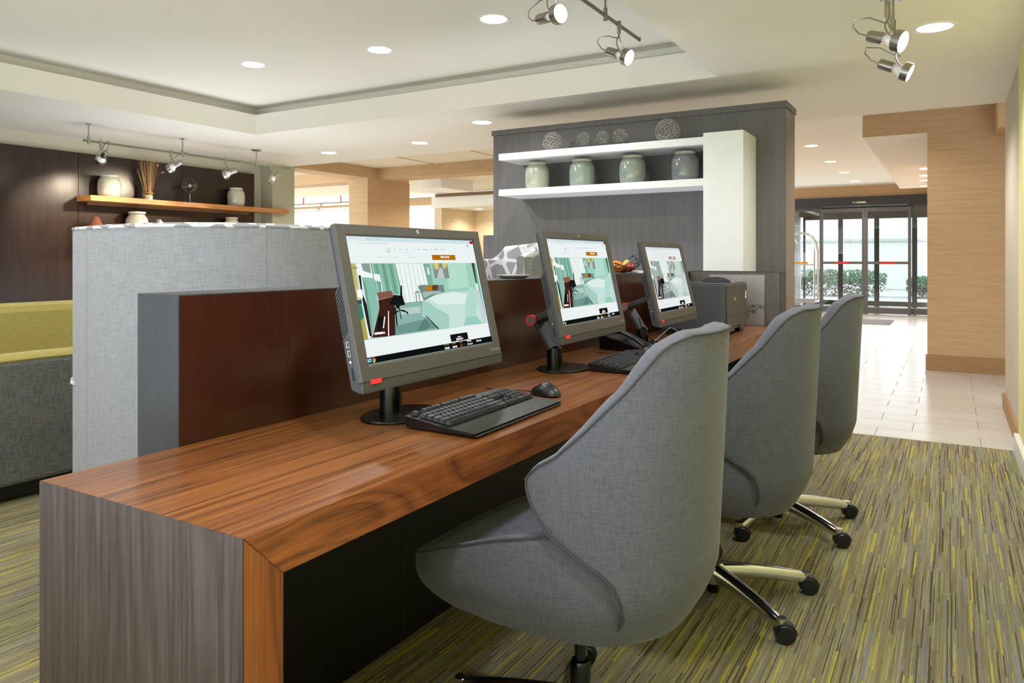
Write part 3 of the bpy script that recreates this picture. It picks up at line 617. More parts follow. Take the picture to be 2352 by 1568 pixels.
# ---------------------------------------------------------------- task chairs (local +x = forward)
def interp(tb,x):
    if x<=tb[0][0]: return tb[0][1]
    for (a,b),(c,d) in zip(tb,tb[1:]):
        if x<=c: return b+(d-b)*(x-a)/(c-a)
    return tb[-1][1]
FT=[(.37,-.20),(.43,-.225),(.50,-.21),(.53,-.19),(.56,-.136),(.605,-.058),(.653,-.02),(.69,-.002),(.715,0),(.74,-.018),(.77,-.067),(.831,-.130),(.916,-.205),(.955,-.232),(.985,-.252),(1.003,-.266),(1.015,-.280),(1.022,-.295),(1.03,-.312)]
ZR=[.37,.385,.41,.44,.48,.515,.54,.56,.58,.605,.63,.653,.675,.695,.715,.732,.745,.757,.77,.79,.81,.831,.86,.89,.916,.94,.965,.985,1.0,1.011,1.02,1.027]
NE=2.5; A0=.28; C0=-.05; W0=.285; MC=22
def shell_grid(off_):
    rows=[]
    for z in ZR:
        F=interp(FT,z); n=NE
        if F<C0: q=math.acos(min(1,((C0-F)/A0)**(n/2)))/(PI/2)
        else: q=1+(F-C0)/.28
        k=1-.17*max(0,(.49-z)/.12)**1.6; row=[]
        A=A0-off_; Wd_=W0-off_
        for j in range(-MC,MC+1):
            u=q*abs(j)/MC; sg=1 if j>=0 else -1
            if u<=1:
                ph=u*PI/2; fx=C0-A*max(0,math.cos(ph))**(2/n); la=Wd_*math.sin(ph)**(2/n)
            else: fx=C0+(u-1)*.28; la=Wd_-.01*(u-1)
            row.append(Vector((-.05+(fx+.05)*k-(z-.6)*.05,sg*la*k*(1-.06*max(0,z-.75)/.27),z-(off_*.12 if z>.9 else 0))))
        rows.append(row)
    return rows
def make_chair():
    t=thing('task_chair',None,'chair',(0,0,0),PI)
    O=shell_grid(0); I=shell_grid(.068); bm=bmesh.new()
    vo=[[bm.verts.new(p) for p in r] for r in O]; vi=[[bm.verts.new(p) for p in r] for r in I]
    R=len(ZR); C=2*MC+1
    for i in range(R-1):
        for j in range(C-1):
            bm.faces.new([vo[i][j],vo[i][j+1],vo[i+1][j+1],vo[i+1][j]]); bm.faces.new([vi[i][j],vi[i+1][j],vi[i+1][j+1],vi[i][j+1]])
    B=[(i,0) for i in range(R)]+[(R-1,j) for j in range(1,C)]+[(i,C-1) for i in range(R-2,-1,-1)]+[(0,j) for j in range(C-2,0,-1)]
    nb=len(B); mids=[]
    for i,j in B:
        ci=min(max(i,1),R-2); cj=min(max(j,1),C-2); d=(O[i][j]-O[ci][cj]); d=d.normalized() if d.length>1e-6 else Vector((0,0,1))
        if i==R-1: d=(d*.3+Vector((0,0,1))).normalized()
        a,b=O[i][j],I[i][j]; amt=.013 if i>3 else 0
        mids.append([bm.verts.new(a.lerp(b,f)+d*amt*math.sin(f*PI)) for f in (.2,.5,.8)])
    for k in range(nb):
        k2=(k+1)%nb; i,j=B[k]; i2,j2=B[k2]
        s0=[vo[i][j]]+mids[k]+[vi[i][j]]; s1=[vo[i2][j2]]+mids[k2]+[vi[i2][j2]]
        for a in range(4): bm.faces.new([s0[a],s0[a+1],s1[a+1],s1[a]])
    m=MB(); m.bm.free(); m.bm=bm
    back=m.build('backrest','fabric_charcoal',t,smooth=True,ang=75)
    loop=[O[i][j]+(O[i][j]-Vector((-.05,0,O[i][j].z))).normalized()*.0015 for i,j in B if i>=2]
    loop=loop[:2*(R-3)+C+1]
    MB().tube(loop,.0026,6).build('piping','piping_grey',back,smooth=True)
    # seat
    TT=[(-.3,.60),(-.06,.600),(.0,.590),(.06,.574),(.15,.546),(.25,.510),(.33,.475),(.39,.445)]
    bm=bmesh.new(); NT=56; prof=[(.02,0),(.6,0),(.86,.004),(.95,.014),(1.,.045),(1.005,.5),(1.,.9),(.985,.975),(.955,1.),(.90,.99),(.82,2),(.6,3),(.3,4),(.02,4)]
    rings=[]
    for s_,c in prof:
        ring=[]
        for k in range(NT):
            a=2*PI*k/NT; ca,sa=math.cos(a),math.sin(a); e=2/4.2
            ux=abs(ca)**e*(1 if ca>0 else -1); uy=abs(sa)**e*(1 if sa>0 else -1)
            fx=.075+.315*ux*s_; ly=(.276-.03*max(0,ux)**2)*uy*s_
            fe=.075+.315*ux
            zb=.372+.055*max(0,(fx-.1)/.29)**1.5; zt=interp(TT,fe)
            if c<=1: z=zb+(zt-zb)*c
            else: z={2:zt*.45+.515*.55,3:.512,4:.516}[c]-(.02*max(0,(fx-.15)/.15))
            ring.append(bm.verts.new((fx,ly,z)))
        rings.append(ring)
    for a,b in zip(rings,rings[1:]):
        for k in range(NT): bm.faces.new([a[k],a[(k+1)%NT],b[(k+1)%NT],b[k]])
    bm.faces.new(rings[0]); bm.faces.new(rings[-1]); m=MB(); m.bm.free(); m.bm=bm
    seat=m.build('seat','fabric_charcoal',t,smooth=True,ang=75)
    pts=[]
    for k in range(NT):
        a=2*PI*k/NT; ca,sa=math.cos(a),math.sin(a); e=2/4.2; ux=abs(ca)**e*(1 if ca>0 else -1); uy=abs(sa)**e*(1 if sa>0 else -1)
        fx=.075+.315*ux*.993; ly=(.276-.03*max(0,ux)**2)*uy*.993
        pts.append(Vector((fx,ly,interp(TT,.075+.315*ux)-.005)))
    MB().tube(pts,.0026,6,closed=True).build('piping','piping_grey',seat,smooth=True)
    bx('tilt_mechanism','black_plastic',-.13,.12,-.07,.07,.335,.375,t,bevel=.008)
    MB().cyl((0,0,.18),(0,0,.34),.014,20).build('gas_lift','black_satin',t,smooth=True)
    MB().lathe([(.02,.02),(.022,.03),(.024,.10),(.026,.185),(.022,.195),(.014,.197)],24).build('lift_sleeve','black_satin',t,smooth=True)
    MB().lathe([(.027,.052),(.040,.058),(.042,.085),(.038,.115),(.03,.122),(.0265,.122)],28).build('base_hub','chrome',t,smooth=True)
    for k in range(5):
        a=math.radians(180+35-72*k)  # local frame is turned by 180 degrees in place
        ca,sa=math.cos(a),math.sin(a); bm=bmesh.new(); rings=[]; n=12; sg=14
        for i in range(n+1):
            f=i/n; r=.02+.322*f; zc=.095-.014*f-.026*f*f; hh=.028-.008*f; ww=.0235-.005*f
            if i==n: hh*=.72; ww*=.72
            ring=[]
            for q in range(sg):
                b=2*PI*q/sg; y=ww*math.copysign(abs(math.cos(b))**.7,math.cos(b)); z=hh*math.copysign(abs(math.sin(b))**.8,math.sin(b))
                y*=1-.25*max(0,math.sin(b))
                ring.append(bm.verts.new((ca*r-sa*y,sa*r+ca*y,zc+z)))
            rings.append(ring)
        for A_,B_ in zip(rings,rings[1:]):
            for q in range(sg): bm.faces.new([A_[q],A_[(q+1)%sg],B_[(q+1)%sg],B_[q]])
        bm.faces.new(rings[0]); bm.faces.new(rings[-1])
        tip=Vector((ca*.336,sa*.336,0)); bmesh.ops.create_cone(bm,cap_ends=True,segments=20,radius1=.013,radius2=.015,depth=.03,matrix=Matrix.Translation(tip+Vector((0,0,.062))))
        m=MB(); m.bm.free(); m.bm=bm; leg=m.build('leg','chrome',t,smooth=True,ang=60)
        ax=Vector((-.35,.94,0)).normalized(); fw_=Vector((ax.y,-ax.x,0)); c=tip+fw_*(-.012)+Vector((0,0,.030))
        m=MB()
        for s in (-1,1):
            M=aim(c+ax*s*.006,ax*s); m.lathe([(.010,0),(.029,.0005),(.0300,.004),(.0300,.011),(.026,.0155),(.001,.017)],26,M)
        M=frame(c,fw_,Vector((0,0,1)),ax)
        hood=[(.034*math.cos(math.radians(b)),.034*math.sin(math.radians(b))) for b in range(-25,181,15)]+[(.031*math.cos(math.radians(b)),.031*math.sin(math.radians(b))) for b in range(180,-26,-15)]
        n_=len(hood)//2
        for q in range(n_-1):
            quad=[hood[q],hood[q+1],hood[-2-q],hood[-1-q]]; m.prism(quad,-.017,.017,'z',M)
        m.cyl(tip+Vector((0,0,.03)),tip+Vector((0,0,.052)),.011,14)
        m.build('caster','black_plastic',leg,smooth=True)
    return t
ch=make_chair(); ch.location=(-.79,1.665,0); ch['label']='grey upholstered swivel chair nearest the viewer, in front of the nearest monitor'; ch['group']='swivel chairs along the desk'
c2=copy_tree(ch); c2.location=(-.72,2.60,0); c2['label']='middle grey swivel chair, between the nearest and farthest chairs at the desk'
c3=copy_tree(ch); c3.location=(-.675,3.50,0); c3.rotation_euler[2]=PI+math.radians(3); c3['label']='farthest grey swivel chair, in front of the printer end of the desk'
for o in ch.children:
    if o.name.startswith('leg'): o.rotation_euler[2]=math.radians(8)
# ---------------------------------------------------------------- all-in-one computers
SCREEN=[('eef5f5',[(-263,148),(263,148),(263,-148),(-263,-148)]),('cfe6e6',[(-263,147.5),(263,147.5),(262,138),(-263,137)]),('e9f0f2',[(-262,146),(-197,146),(-198,138),(-263,138)]),('c00818',[(248,146),(263,146),(262,138),(247,138)]),('62b562',[(-129,113),(-111,113),(-111,111),(-129,112)]),('a9b9b9',[(-127,119),(-110,119),(-110,117),(-127,118)]),('a9b9b9',[(-100,119),(-87,119),(-87,118),(-101,118)]),('a9b9b9',[(-76,119),(-63,119),(-63,118),(-76,118)]),('a9b9b9',[(-49,120),(-40,119),(-41,118),(-49,118)]),('a9b9b9',[(-26,120),(-16,119),(-16,118),(-26,119)]),('a9b9b9',[(-4,120),(9,120),(9,118),(-4,119)]),('a9b9b9',[(21,120),(41,120),(40,118),(21,119)]),('a9b9b9',[(52,120),(60,120),(59,119),(52,119)]),('a9b9b9',[(71,121),(89,120),(89,119),(71,119)]),('a9b9b9',[(101,121),(120,120),(119,119),(101,119)]),('c3d0d0',[(-230,132),(-115,134),(-115,132),(-230,131)]),('c3d0d0',[(-188,142),(-142,143),(-142,142),(-188,141)]),('c3d0d0',[(-164,99),(-129,99),(-129,98),(-164,98)]),('c3d0d0',[(-121,99),(-84,99),(-85,98),(-121,98)]),('c3d0d0',[(-51,99),(-12,99),(-12,98),(-51,98)]),('c3d0d0',[(-59,110),(-30,110),(-31,109),(-59,109)]),('c3d0d0',[(-254,143),(-205,144),(-205,142),(-254,142)]),('404848',[(229,134),(235,134),(234,130),(229,130)]),('b07208',[(54,105),(161,105),(161,91),(53,91)]),('bcd9cf',[(-263,84),(256,82),(257,-93),(-263,-93)]),('c3bf70',[(-263,83),(-244,83),(-256,-13),(-263,-12)]),('2c8a6e',[(-263,-12),(-248,-13),(-247,-42),(-263,-50)]),('3d4f58',[(-263,-2),(-245,-1),(-247,-12),(-263,-12)]),('b0a752',[(-247,-42),(-246,-93),(-263,-93),(-263,-50)]),('f4faf8',[(-244,83),(-193,83),(-186,10),(-201,10),(-233,51),(-192,-26),(-232,-85),(-245,-93)]),('8ba39b',[(-226,83),(-196,83),(-197,59),(-223,66)]),('7fb29c',[(-194,83),(-97,82),(-99,6),(-191,6)]),('a3d0bd',[(-189,83),(-185,83),(-182,10),(-187,10)]),('5f9480',[(-176,83),(-173,82),(-170,9),(-174,9)]),('a3d0bd',[(-163,82),(-160,82),(-157,9),(-162,8)]),('5f9480',[(-151,82),(-147,82),(-144,8),(-149,8)]),('a3d0bd',[(-137,82),(-134,82),(-131,8),(-136,7)]),('5f9480',[(-124,82),(-120,82),(-118,7),(-122,7)]),('a3d0bd',[(-111,82),(-107,82),(-104,7),(-109,6)]),('f1f8f6',[(-103,82),(12,81),(17,26),(-22,-15),(-94,-20)]),('cfe3dc',[(-89,82),(-86,82),(-86,-14),(-91,-15)]),('cfe3dc',[(-72,82),(-69,82),(-69,-13),(-74,-14)]),('cfe3dc',[(-56,82),(-52,81),(-52,-12),(-57,-13)]),('cfe3dc',[(-39,81),(-35,81),(-34,-11),(-39,-11)]),('cfe3dc',[(-21,81),(-18,81),(-16,-9),(-21,-10)]),('cfe3dc',[(-4,81),(0,81),(2,-8),(-3,-9)]),('80b19d',[(8,81),(37,81),(35,26),(13,25)]),('f4f8f6',[(22,72),(27,72),(30,53),(21,52)]),('9fd2bd',[(37,82),(236,82),(236,4),(79,3),(35,26)]),('b5e0ce',[(104,82),(204,82),(199,14),(101,10)]),('8a9290',[(49,82),(115,82),(114,40),(47,42)]),('d5d26e',[(52,81),(74,82),(75,69),(57,64)]),('d5d26e',[(90,82),(114,82),(110,74),(96,65)]),('c4cccb',[(75,69),(89,69),(91,41),(58,42)]),('4e3b36',[(234,82),(248,82),(246,23),(237,22)]),('7cc4a4',[(248,82),(255,82),(257,-93),(234,-93)]),('e8eff2',[(232,22),(245,21),(245,3),(233,4)]),('c9d2de',[(234,4),(247,3),(257,-93),(232,-92),(234,-38)]),('8fb7ad',[(-110,-20),(-22,-18),(-21,-25)]),('8db5ab',[(-104,-16),(-24,-15),(-24,-25),(-36,-52),(27,-92),(-155,-92),(-150,-44),(-147,-18)]),('b4d0c8',[(-121,-30),(-36,-28),(-39,-45),(-123,-45)]),('6f988e',[(-146,-70),(-20,-61),(20,-87),(-69,-89),(-152,-91)]),('5b8478',[(-23,-57),(-8,-78),(-29,-89),(-69,-89)]),('c9e4dc',[(-16,-10),(118,4),(185,-6),(228,-15),(236,-86),(230,-92),(68,-94),(27,-92),(-25,-53),(-36,-51),(-25,-24)]),('a6d0c4',[(-17,-12),(-24,-25),(-35,-51),(-25,-53),(30,-93),(69,-93),(79,-58),(35,-39)]),('dff1ec',[(-7,-7),(118,3),(182,-6),(163,-33),(44,-28)]),('b4dccf',[(200,16),(231,5),(230,-15),(207,-66),(153,-71),(162,-34)]),('9ccfbf',[(153,-71),(206,-69),(232,-92),(137,-91)]),('2d3c3a',[(-25,-53),(-17,-55),(26,-91),(19,-91)]),('6f8f88',[(-32,23),(-18,26),(79,23),(79,4),(44,0),(-18,-15),(-23,3)]),('a9bdb8',[(-14,8),(62,7),(63,3),(16,-1),(-14,-8),(-18,3)]),('c47a1c',[(-1,22),(27,23),(25,10),(-1,9)]),('5f4626',[(28,24),(53,24),(53,10),(26,10)]),('5d7a72',[(-46,10),(-29,10),(-34,-18),(-36,-18),(-33,7),(-43,7),(-46,-16),(-49,-16)]),('2a2523',[(-243,55),(-235,55),(-239,12),(-232,-14),(-233,-90),(-241,-84),(-244,-13)]),('8cbfae',[(-233,51),(-192,47),(-194,-15),(-192,-26),(-232,-86)]),('6da694',[(-231,45),(-223,38),(-224,-47),(-231,-83),(-231,-47)]),('f2f8f6',[(-191,58),(-169,56),(-168,38),(-191,42)]),('f2f8f6',[(-170,40),(-167,40),(-169,7),(-174,7)]),('8a5a45',[(-190,13),(-137,15),(-132,1),(-189,-4)]),('41201b',[(-190,-5),(-151,-1),(-132,1),(-134,-19),(-152,-91),(-178,-92),(-233,-90),(-192,-26)]),('1c1412',[(-201,-44),(-178,-44),(-188,-73),(-215,-78)]),('e6e6e0',[(-180,-44),(-176,-46),(-188,-72),(-192,-71)]),('f0f0ea',[(-163,-32),(-160,-33),(-175,-93),(-179,-93)]),('ffffff',[(-220,-79),(-192,-80),(-193,-84),(-221,-84)]),('171a1c',[(-100,26),(-94,28),(-100,3),(-96,-18),(-102,-11),(-108,4)]),('15191a',[(-131,5),(-106,2),(-95,-21),(-116,-23),(-122,-30),(-130,-28),(-134,-19),(-157,-18)]),('121516',[(-137,-26),(-132,-26),(-137,-69),(-142,-70)]),('121516',[(-122,-27),(-118,-28),(-119,-56),(-122,-55)]),('121516',[(-122,-32),(-106,-33),(-90,-40),(-91,-47),(-94,-45),(-96,-41),(-117,-35)]),('15191a',[(-148,-39),(-125,-33),(-124,-36),(-148,-43)]),('ffffff',[(-258,22),(-240,22),(-241,3),(-258,4)]),('121416',[(65,-110),(146,-110),(146,-129),(66,-129)]),('0c1210',[(-263,-133),(262,-131),(263,-147.5),(-263,-147.5)]),('9cc8ee',[(-262,-136),(-257,-136),(-257,-140),(-263,-140)]),('9cc8ee',[(-256,-135),(-250,-135),(-251,-139),(-256,-139)]),('9cc8ee',[(-263,-140),(-257,-140),(-258,-144),(-263,-144)]),('9cc8ee',[(-256,-140),(-251,-140),(-251,-144),(-257,-144)]),('d8402f',[(-243,-140),(-236,-138),(-238,-135),(-241,-134),(-245,-135),(-248,-136)]),('38a24b',[(-243,-140),(-248,-136),(-249,-139),(-249,-142),(-247,-145),(-244,-146)]),('f3c93a',[(-243,-140),(-244,-146),(-241,-146),(-238,-144),(-236,-141),(-236,-138)]),('4a7ad8',[(-240,-140),(-240,-139),(-242,-138),(-244,-138),(-245,-140),(-245,-142),(-243,-142),(-241,-142)]),('7a3a10',[(98,-129),(129,-129),(130,-130),(99,-130)]),('7a3a10',[(98,-140),(129,-140),(130,-141),(98,-141)])]
def all_in_one(C,yaw,tilt,base,label,grey=False,flag=0):
    t=thing('desktop_computer',label,'computer',(base[0],base[1],.766),group='computers on the walnut desk')
    yw=math.radians(yaw); u=Vector((math.cos(yw),math.sin(yw),0)); bk=Vector((-math.sin(yw),math.cos(yw),0)); v=(bk*math.sin(tilt)+Vector((0,0,math.cos(tilt)))); nrm=u.cross(v)
    M=frame(Vector(C)-Vector((base[0],base[1],.766)),u,v,nrm)
    bm=bmesh.new(); o=[(-.295,-.187),(.295,-.187),(.295,.175),(-.295,.175)]; i_=[(-.2645,-.149),(.2645,-.149),(.2645,.149),(-.2645,.149)]
    V=[[bm.verts.new(M@Vector((*p,z))) for p in L_] for L_,z in ((o,-.012),(o,.002),(i_,.002),(i_,-.006))]
    for A_,B_ in zip(V,V[1:]):
        for k in range(4): bm.faces.new([A_[k],A_[(k+1)%4],B_[(k+1)%4],B_[k]])
    m=MB(); m.bm.free(); m.bm=bm; fr=m.build('front_bezel','bezel_grey',t,bevel=.003)
    MB().box(-.291,.291,-.184,.172,-.024,-.010,M).build('thin_back','case_grey',t,bevel=.004)
    rc=MB(); rc.prism([(.046,-.012),(.022,-.036),(-.196,-.036),(-.2085,-.014),(-.2085,-.002),(-.187,-.002),(-.187,-.010)],-.2935,.2935,'x',M@Matrix(((1,0,0,0),(0,1,0,0),(0,0,1,0),(0,0,0,1)))); case=rc.build('rear_case','case_grey',t,bevel=.0025)
    MB().prism([(-.187,.0015),(-.2095,-.003),(-.2095,-.006),(-.187,-.006)],-.293,.293,'x',M).build('speaker_strip','speaker_grille',t)
    m=MB()
    for k in range(12):
        b0=.036-k*.0088; m.prism([(b0,-.0135),(b0-.0035,-.0135),(b0-.0235,-.033),(b0-.020,-.033)],-.2945,-.2930,'x',M)
    m.build('side_vent','vent_black',case)
    for b0 in (-.097,-.117): 
        up=MB().box(-.2946,-.293,b0-.0065,b0+.0065,-.026,-.019,M).build('usb_port','cart_chrome',case); MB().box(-.295,-.2944,b0-.0055,b0+.0055,-.0245,-.0200,M).build('port_slot','vent_black',case)
    MB().lathe([(.001,0),(.003,0),(.003,.0012)],14,M@Matrix.Translation((-.2935,-.136,-.0225))@Matrix.Rotation(-PI/2,4,'Y')).build('audio_jack','silver',case)
    MB().box(-.2946,-.293,-.178,-.15,-.0245,-.0205,M).build('card_slot','vent_black',case)
    MB().prism([(-.268,-.182),(-.231,-.182),(-.236,-.1925),(-.268,-.1925)],-.004,.0035,'z',M).build('red_tab','red_plastic',t)
    MB().lathe([(.001,.0),(.0055,0),(.0055,.0012),(.004,.0016),(.001,.0016)],20,M@Matrix.Translation((.003,.163,.0018))).build('webcam','silver',t,smooth=True)
    text('maker_lettering','ThinkCentre',.0125,M@Matrix.Translation((.258,-.169,.0022)),'silver',t,sx=.8)
    # lit screen picture
    bm=bmesh.new(); cl=bm.loops.layers.float_color.new('picture')
    for k,(c,pts) in enumerate(SCREEN):
        vs=[bm.verts.new(M@Vector((p[0]/1000,p[1]/1000,-.0045+k*3e-5))) for p in pts]
        try: f=bm.faces.new(vs)
        except ValueError: continue
        f.normal_update()
        if f.normal.dot(nrm)<0: f.normal_flip()
        for lp in f.loops: lp[cl]=hx(c)
    me=bpy.data.meshes.new('screen'); bm.to_mesh(me); bm.free(); sc=link('screen',me,'screen_light_grey' if grey else 'screen_light',t)
    def tx(s,x,y,size,mt,sx=1.): text('screen_text',s,size,M@Matrix.Translation((x/1000,y/1000,-.0012)),mt,sc,ext=.0001,sx=sx)
    tx('VIEW RATES',108,98,.0075,'text_white'); tx('VIEW PHOTOS',-207,-82.5,.0065,'text_white',.9); tx('MARRIOTT',105,-119,.0035,'text_white'); tx('BONVOY',105,-125,.0085,'text_white',.9)
    tx('Monday',147,-134,.006,'text_white'); tx('February 25',149,-142,.006,'text_white',.85); tx('10:31 AM',193,-138,.007,'text_white',.9)
    tx('00:20:00',42,-143,.0075,'text_white',.8); tx('00:29:46',77,-143,.0075,'text_white',.8); tx('time remaining',42,-134,.0045,'text_orange',.8); tx('idle time',76,-134,.0045,'text_orange'); tx('help',107,-134,.0045,'text_orange'); tx('logoff',107,-143,.0045,'text_orange')
    if not grey: tx('O DIVI',-252,72,.008,'ink_black',.8)
    # stand
    m=MB(); el=[(.096*math.cos(2*PI*k/36)+.04,.128*math.sin(2*PI*k/36)) for k in range(36)]; m.prism(el,0,.007,'z'); m.build('stand_base','black_satin',t,bevel=.003)
    MB().lathe([(.03,.006),(.0295,.06),(.0285,.078),(.02,.086),(.001,.087)],28).build('stand_column','black_satin',t,smooth=True)
    pv=Vector((-.072,0,.185)); back=M@Vector((0,-.055,-.036))
    bt=Vector((back.x,0,back.z))
    def bar(a,b,w,h,nm,mt):
        d=(b-a).normalized(); q=frame(a,d,Vector((0,1,0)),d.cross(Vector((0,1,0)))); MB().box(0,(b-a).length,-w,w,-h,h,q).build(nm,mt,t,bevel=.003)
    bar(Vector((0,0,.075)),pv,.045,.008,'lower_arm','case_grey'); bar(pv,bt,.045,.012,'upper_arm','case_grey')
    MB().cyl(pv+Vector((0,-.05,0)),pv+Vector((0,.05,0)),.018,22).build('hinge_barrel','case_grey',t,smooth=True)
    kb=MB().cyl(pv+Vector((0,-.062,0)),pv+Vector((0,-.05,0)),.0215,26).build('hinge_knob','red_plastic',t,smooth=True)
    MB().cyl(pv+Vector((.004,-.0655,.0)),pv+Vector((.004,-.061,0)),.0165,26).build('knob_face','silver',kb,smooth=True)
    return t
glow('text_white','ffffff',1.); glow('text_orange','c8801c',.8)
all_in_one((-1.149,1.516,1.096),90.4,.228,(-1.31,1.563),'largest-looking desktop computer, nearest the viewer, showing a hotel room page')
all_in_one((-1.138,2.449,1.111),91.6,.215,(-1.315,2.54),'middle desktop computer of the three, with its red hinge knob showing')
all_in_one((-1.129,3.36,1.097),91.2,.23,(-1.31,3.47),'farthest and smallest-looking desktop computer, beside the printer',grey=True)
# ---------------------------------------------------------------- keyboards and mice
def make_keyboard():
    k=thing('keyboard',None,'keyboard',(0,0,.766),PI/2,group='keyboards on the desk')
    bm=bmesh.new()
    def row(y,w,z): return [bm.verts.new((-w,y,z)),bm.verts.new((w,y,z))]
    R=[row(-.108,.222,.001),row(-.112,.235,.008),row(-.10,.236,.013),row(-.034,.232,.017),row(.102,.226,.034),row(.106,.222,.028),row(.104,.215,.001)]
    for a,b in zip(R,R[1:]+R[:1]): bm.faces.new([a[0],a[1],b[1],b[0]])
    bm.faces.new([r[0] for r in R]); bm.faces.new([r[1] for r in R][::-1]); m=MB(); m.bm.free(); m.bm=bm
    m.build('body','black_plastic',k,bevel=.002)
    MB().prism([(-.2345,-.1095),(.2345,-.1095),(.231,-.035),(-.231,-.035)],0,.0006,'z',Matrix.Translation((0,0,.0137))@Matrix.Shear('XZ',4,(0,0)) if False else Matrix.Translation((0,-.072,.0155))@Matrix.Rotation(math.radians(3.2),4,'X')@Matrix.Translation((0,.072,0))).build('palm_rest','palm_rest',k)
    P_=.0188; x0=-.212; cache={}
    def key(xu,y,w=1,h=1):
        kk=(w,h)
        if kk not in cache:
            bm=bmesh.new(); W=w*P_/2-.0008; H=h*P_/2-.0008
            a=[bm.verts.new((sx*W,sy*H,0)) for sx,sy in ((-1,-1),(1,-1),(1,1),(-1,1))]; b=[bm.verts.new((sx*(W-.0022),sy*(H-.0022)+.0008,.0085)) for sx,sy in ((-1,-1),(1,-1),(1,1),(-1,1))]
            for i in range(4): bm.faces.new([a[i],a[(i+1)%4],b[(i+1)%4],b[i]])
            bm.faces.new(b); me=bpy.data.meshes.new('key'); bm.to_mesh(me); bm.free(); me.materials.append(MATS['key_black']); cache[kk]=me
        o=bpy.data.objects.new('key',cache[kk]); COL.objects.link(o); o.parent=k
        o.location=(x0+(xu+w/2)*P_,y,.0185+(y+.034)*.125); o.rotation_euler=(math.radians(7.1),0,0)
    ys=[.084,.0585,.0397,.0209,.0021,-.0167]
    # function row
    xs=[0,2,3,4,5,6.5,7.5,8.5,9.5,11,12,13,14]
    for x in xs: key(x,ys[0])
    for x in range(13): key(x,ys[1])
    key(13,ys[1],2)
    key(0,ys[2],1.5)
    for x in range(12): key(1.5+x,ys[2])
    key(13.5,ys[2],1.5)
    key(0,ys[3],1.75)
    for x in range(11): key(1.75+x,ys[3])
    key(12.75,ys[3],2.25)
    key(0,ys[4],2.25)
    for x in range(9): key(2.25+x,ys[4])
    key(11.25,ys[4],3.75)
    for x,w in ((0,1.25),(1.25,1.25),(2.5,1.25),(3.75,6.25),(10,1.25),(11.25,1.25),(12.5,2.5)): key(x,ys[5],w)
    for i in (1,2):
        for x in range(3): key(15.3+x,ys[i])
    key(16.3,ys[4]); [key(15.3+x,ys[5]) for x in range(3)]
    for x in range(4): key(18.6+x,ys[1])
    for i in (2,3,4):
        for x in range(3): key(18.6+x,ys[i])
    key(21.6,(ys[2]+ys[3])/2,1,2); key(21.6,(ys[4]+ys[5])/2,1,2); key(18.6,ys[5],2); key(20.6,ys[5])
    return k
k1=make_keyboard(); k1.location=(-1.065,1.665,.766); k1.rotation_euler[2]=PI/2+math.radians(1.5); k1['label']='black keyboard with palm rest in front of the nearest computer'
k2=copy_tree(k1); k2.location=(-1.075,2.755,.766); k2.rotation_euler[2]=PI/2+math.radians(3); k2['label']='black keyboard in front of the middle computer, partly behind the nearest chair'
k3=copy_tree(k1); k3.location=(-1.08,3.66,.766); k3.rotation_euler[2]=PI/2+math.radians(2); k3['label']='black keyboard below the farthest computer, mostly hidden by the nearest chair'
def make_mouse():
    t=thing('computer_mouse',None,'mouse',(0,0,0),group='computer mice on the desk')
    bm=bmesh.new(); bmesh.ops.create_uvsphere(bm,u_segments=28,v_segments=18,radius=1)
    for v in bm.verts:
        x,y,z=v.co; yy=y*.057; zz=z*.037*(1-.38*max(0,y)-.12*max(0,-y)**2) if z>0 else z*.004
        v.co=(x*.0325*(1-.10*max(0,y))*(1-.06*(1-abs(z))*math.cos(y*3)),yy,zz+.004)
    m=MB(); m.bm.free(); m.bm=bm; m.build('body','black_plastic',t,smooth=True)
    MB().cyl((-.003,.040,.021),(.003,.040,.021),.0065,18).build('scroll_wheel','red_plastic',t,smooth=True)
    MB().box(-.0005,.0005,.01,.055,.018,.034).build('button_split','vent_black',t) if False else None
    MB().tube([(0,.055,.006),(0,.085,.004),(-.02,.13,.003),(-.05,.17,.003),(-.05,.22,.003)],.0018,6).build('cable','black_satin',t,smooth=True)
    return t
m1=make_mouse(); m1.location=(-1.075,2.015,.766); m1.rotation_euler[2]=PI/2-.25; m1['label']='black mouse with a red wheel at the right end of the nearest keyboard'
m2=copy_tree(m1); m2.location=(-1.13,3.07,.766); m2.rotation_euler[2]=PI/2-.1; m2['label']='black mouse with a red wheel beside the middle keyboard, half behind the nearest chair'
# ---------------------------------------------------------------- phone, cables, printer, sign
ph=thing('desk_telephone','black desk telephone behind the middle computer, below the farthest one','telephone',(-1.27,3.24,.766),math.radians(-12))
MB().prism([(-.13,0),(.11,0),(.11,.018),(-.02,.05),(-.13,.062)],-.085,.06,'y').build('base','black_satin',ph,bevel=.004)
hp=[(-.125,-.055,.073),(-.09,-.055,.088),(-.02,-.055,.086),(.05,-.055,.062),(.105,-.055,.032)]
MB().tube(hp,.02,12,radii=[.017,.021,.015,.015,.020],flat=.7).build('handset','black_plastic',ph,smooth=True)
kp=bx('keypad','case_grey',-.02,.07,0,.05,.0,.001,ph); kp.matrix_local=Matrix.Translation((0,0,.046))@Matrix.Rotation(math.radians(14),4,'Y'); 
cb=MB().tube([(-1.21,3.36,.7685),(-1.21,3.38,.80),(-1.2,3.55,.843),(-1.2,3.57,.845),(-1.2,3.60,.84),(-1.2,3.80,.79),(-1.2,3.84,.7685)],.0022,8).build('cable','white_wire',None,smooth=True); tag(cb,'thin pale cable bent into a peak below the farthest computer','cable')
cb=MB().tube([(-1.30,3.40,.9),(-1.27,3.36,.85),(-1.22,3.37,.80),(-1.17,3.38,.7705),(-1.15,3.45,.7685)],.0025,8).build('cable','black_satin',None,smooth=True); tag(cb,'black cable hanging down behind the farthest computer','cable')
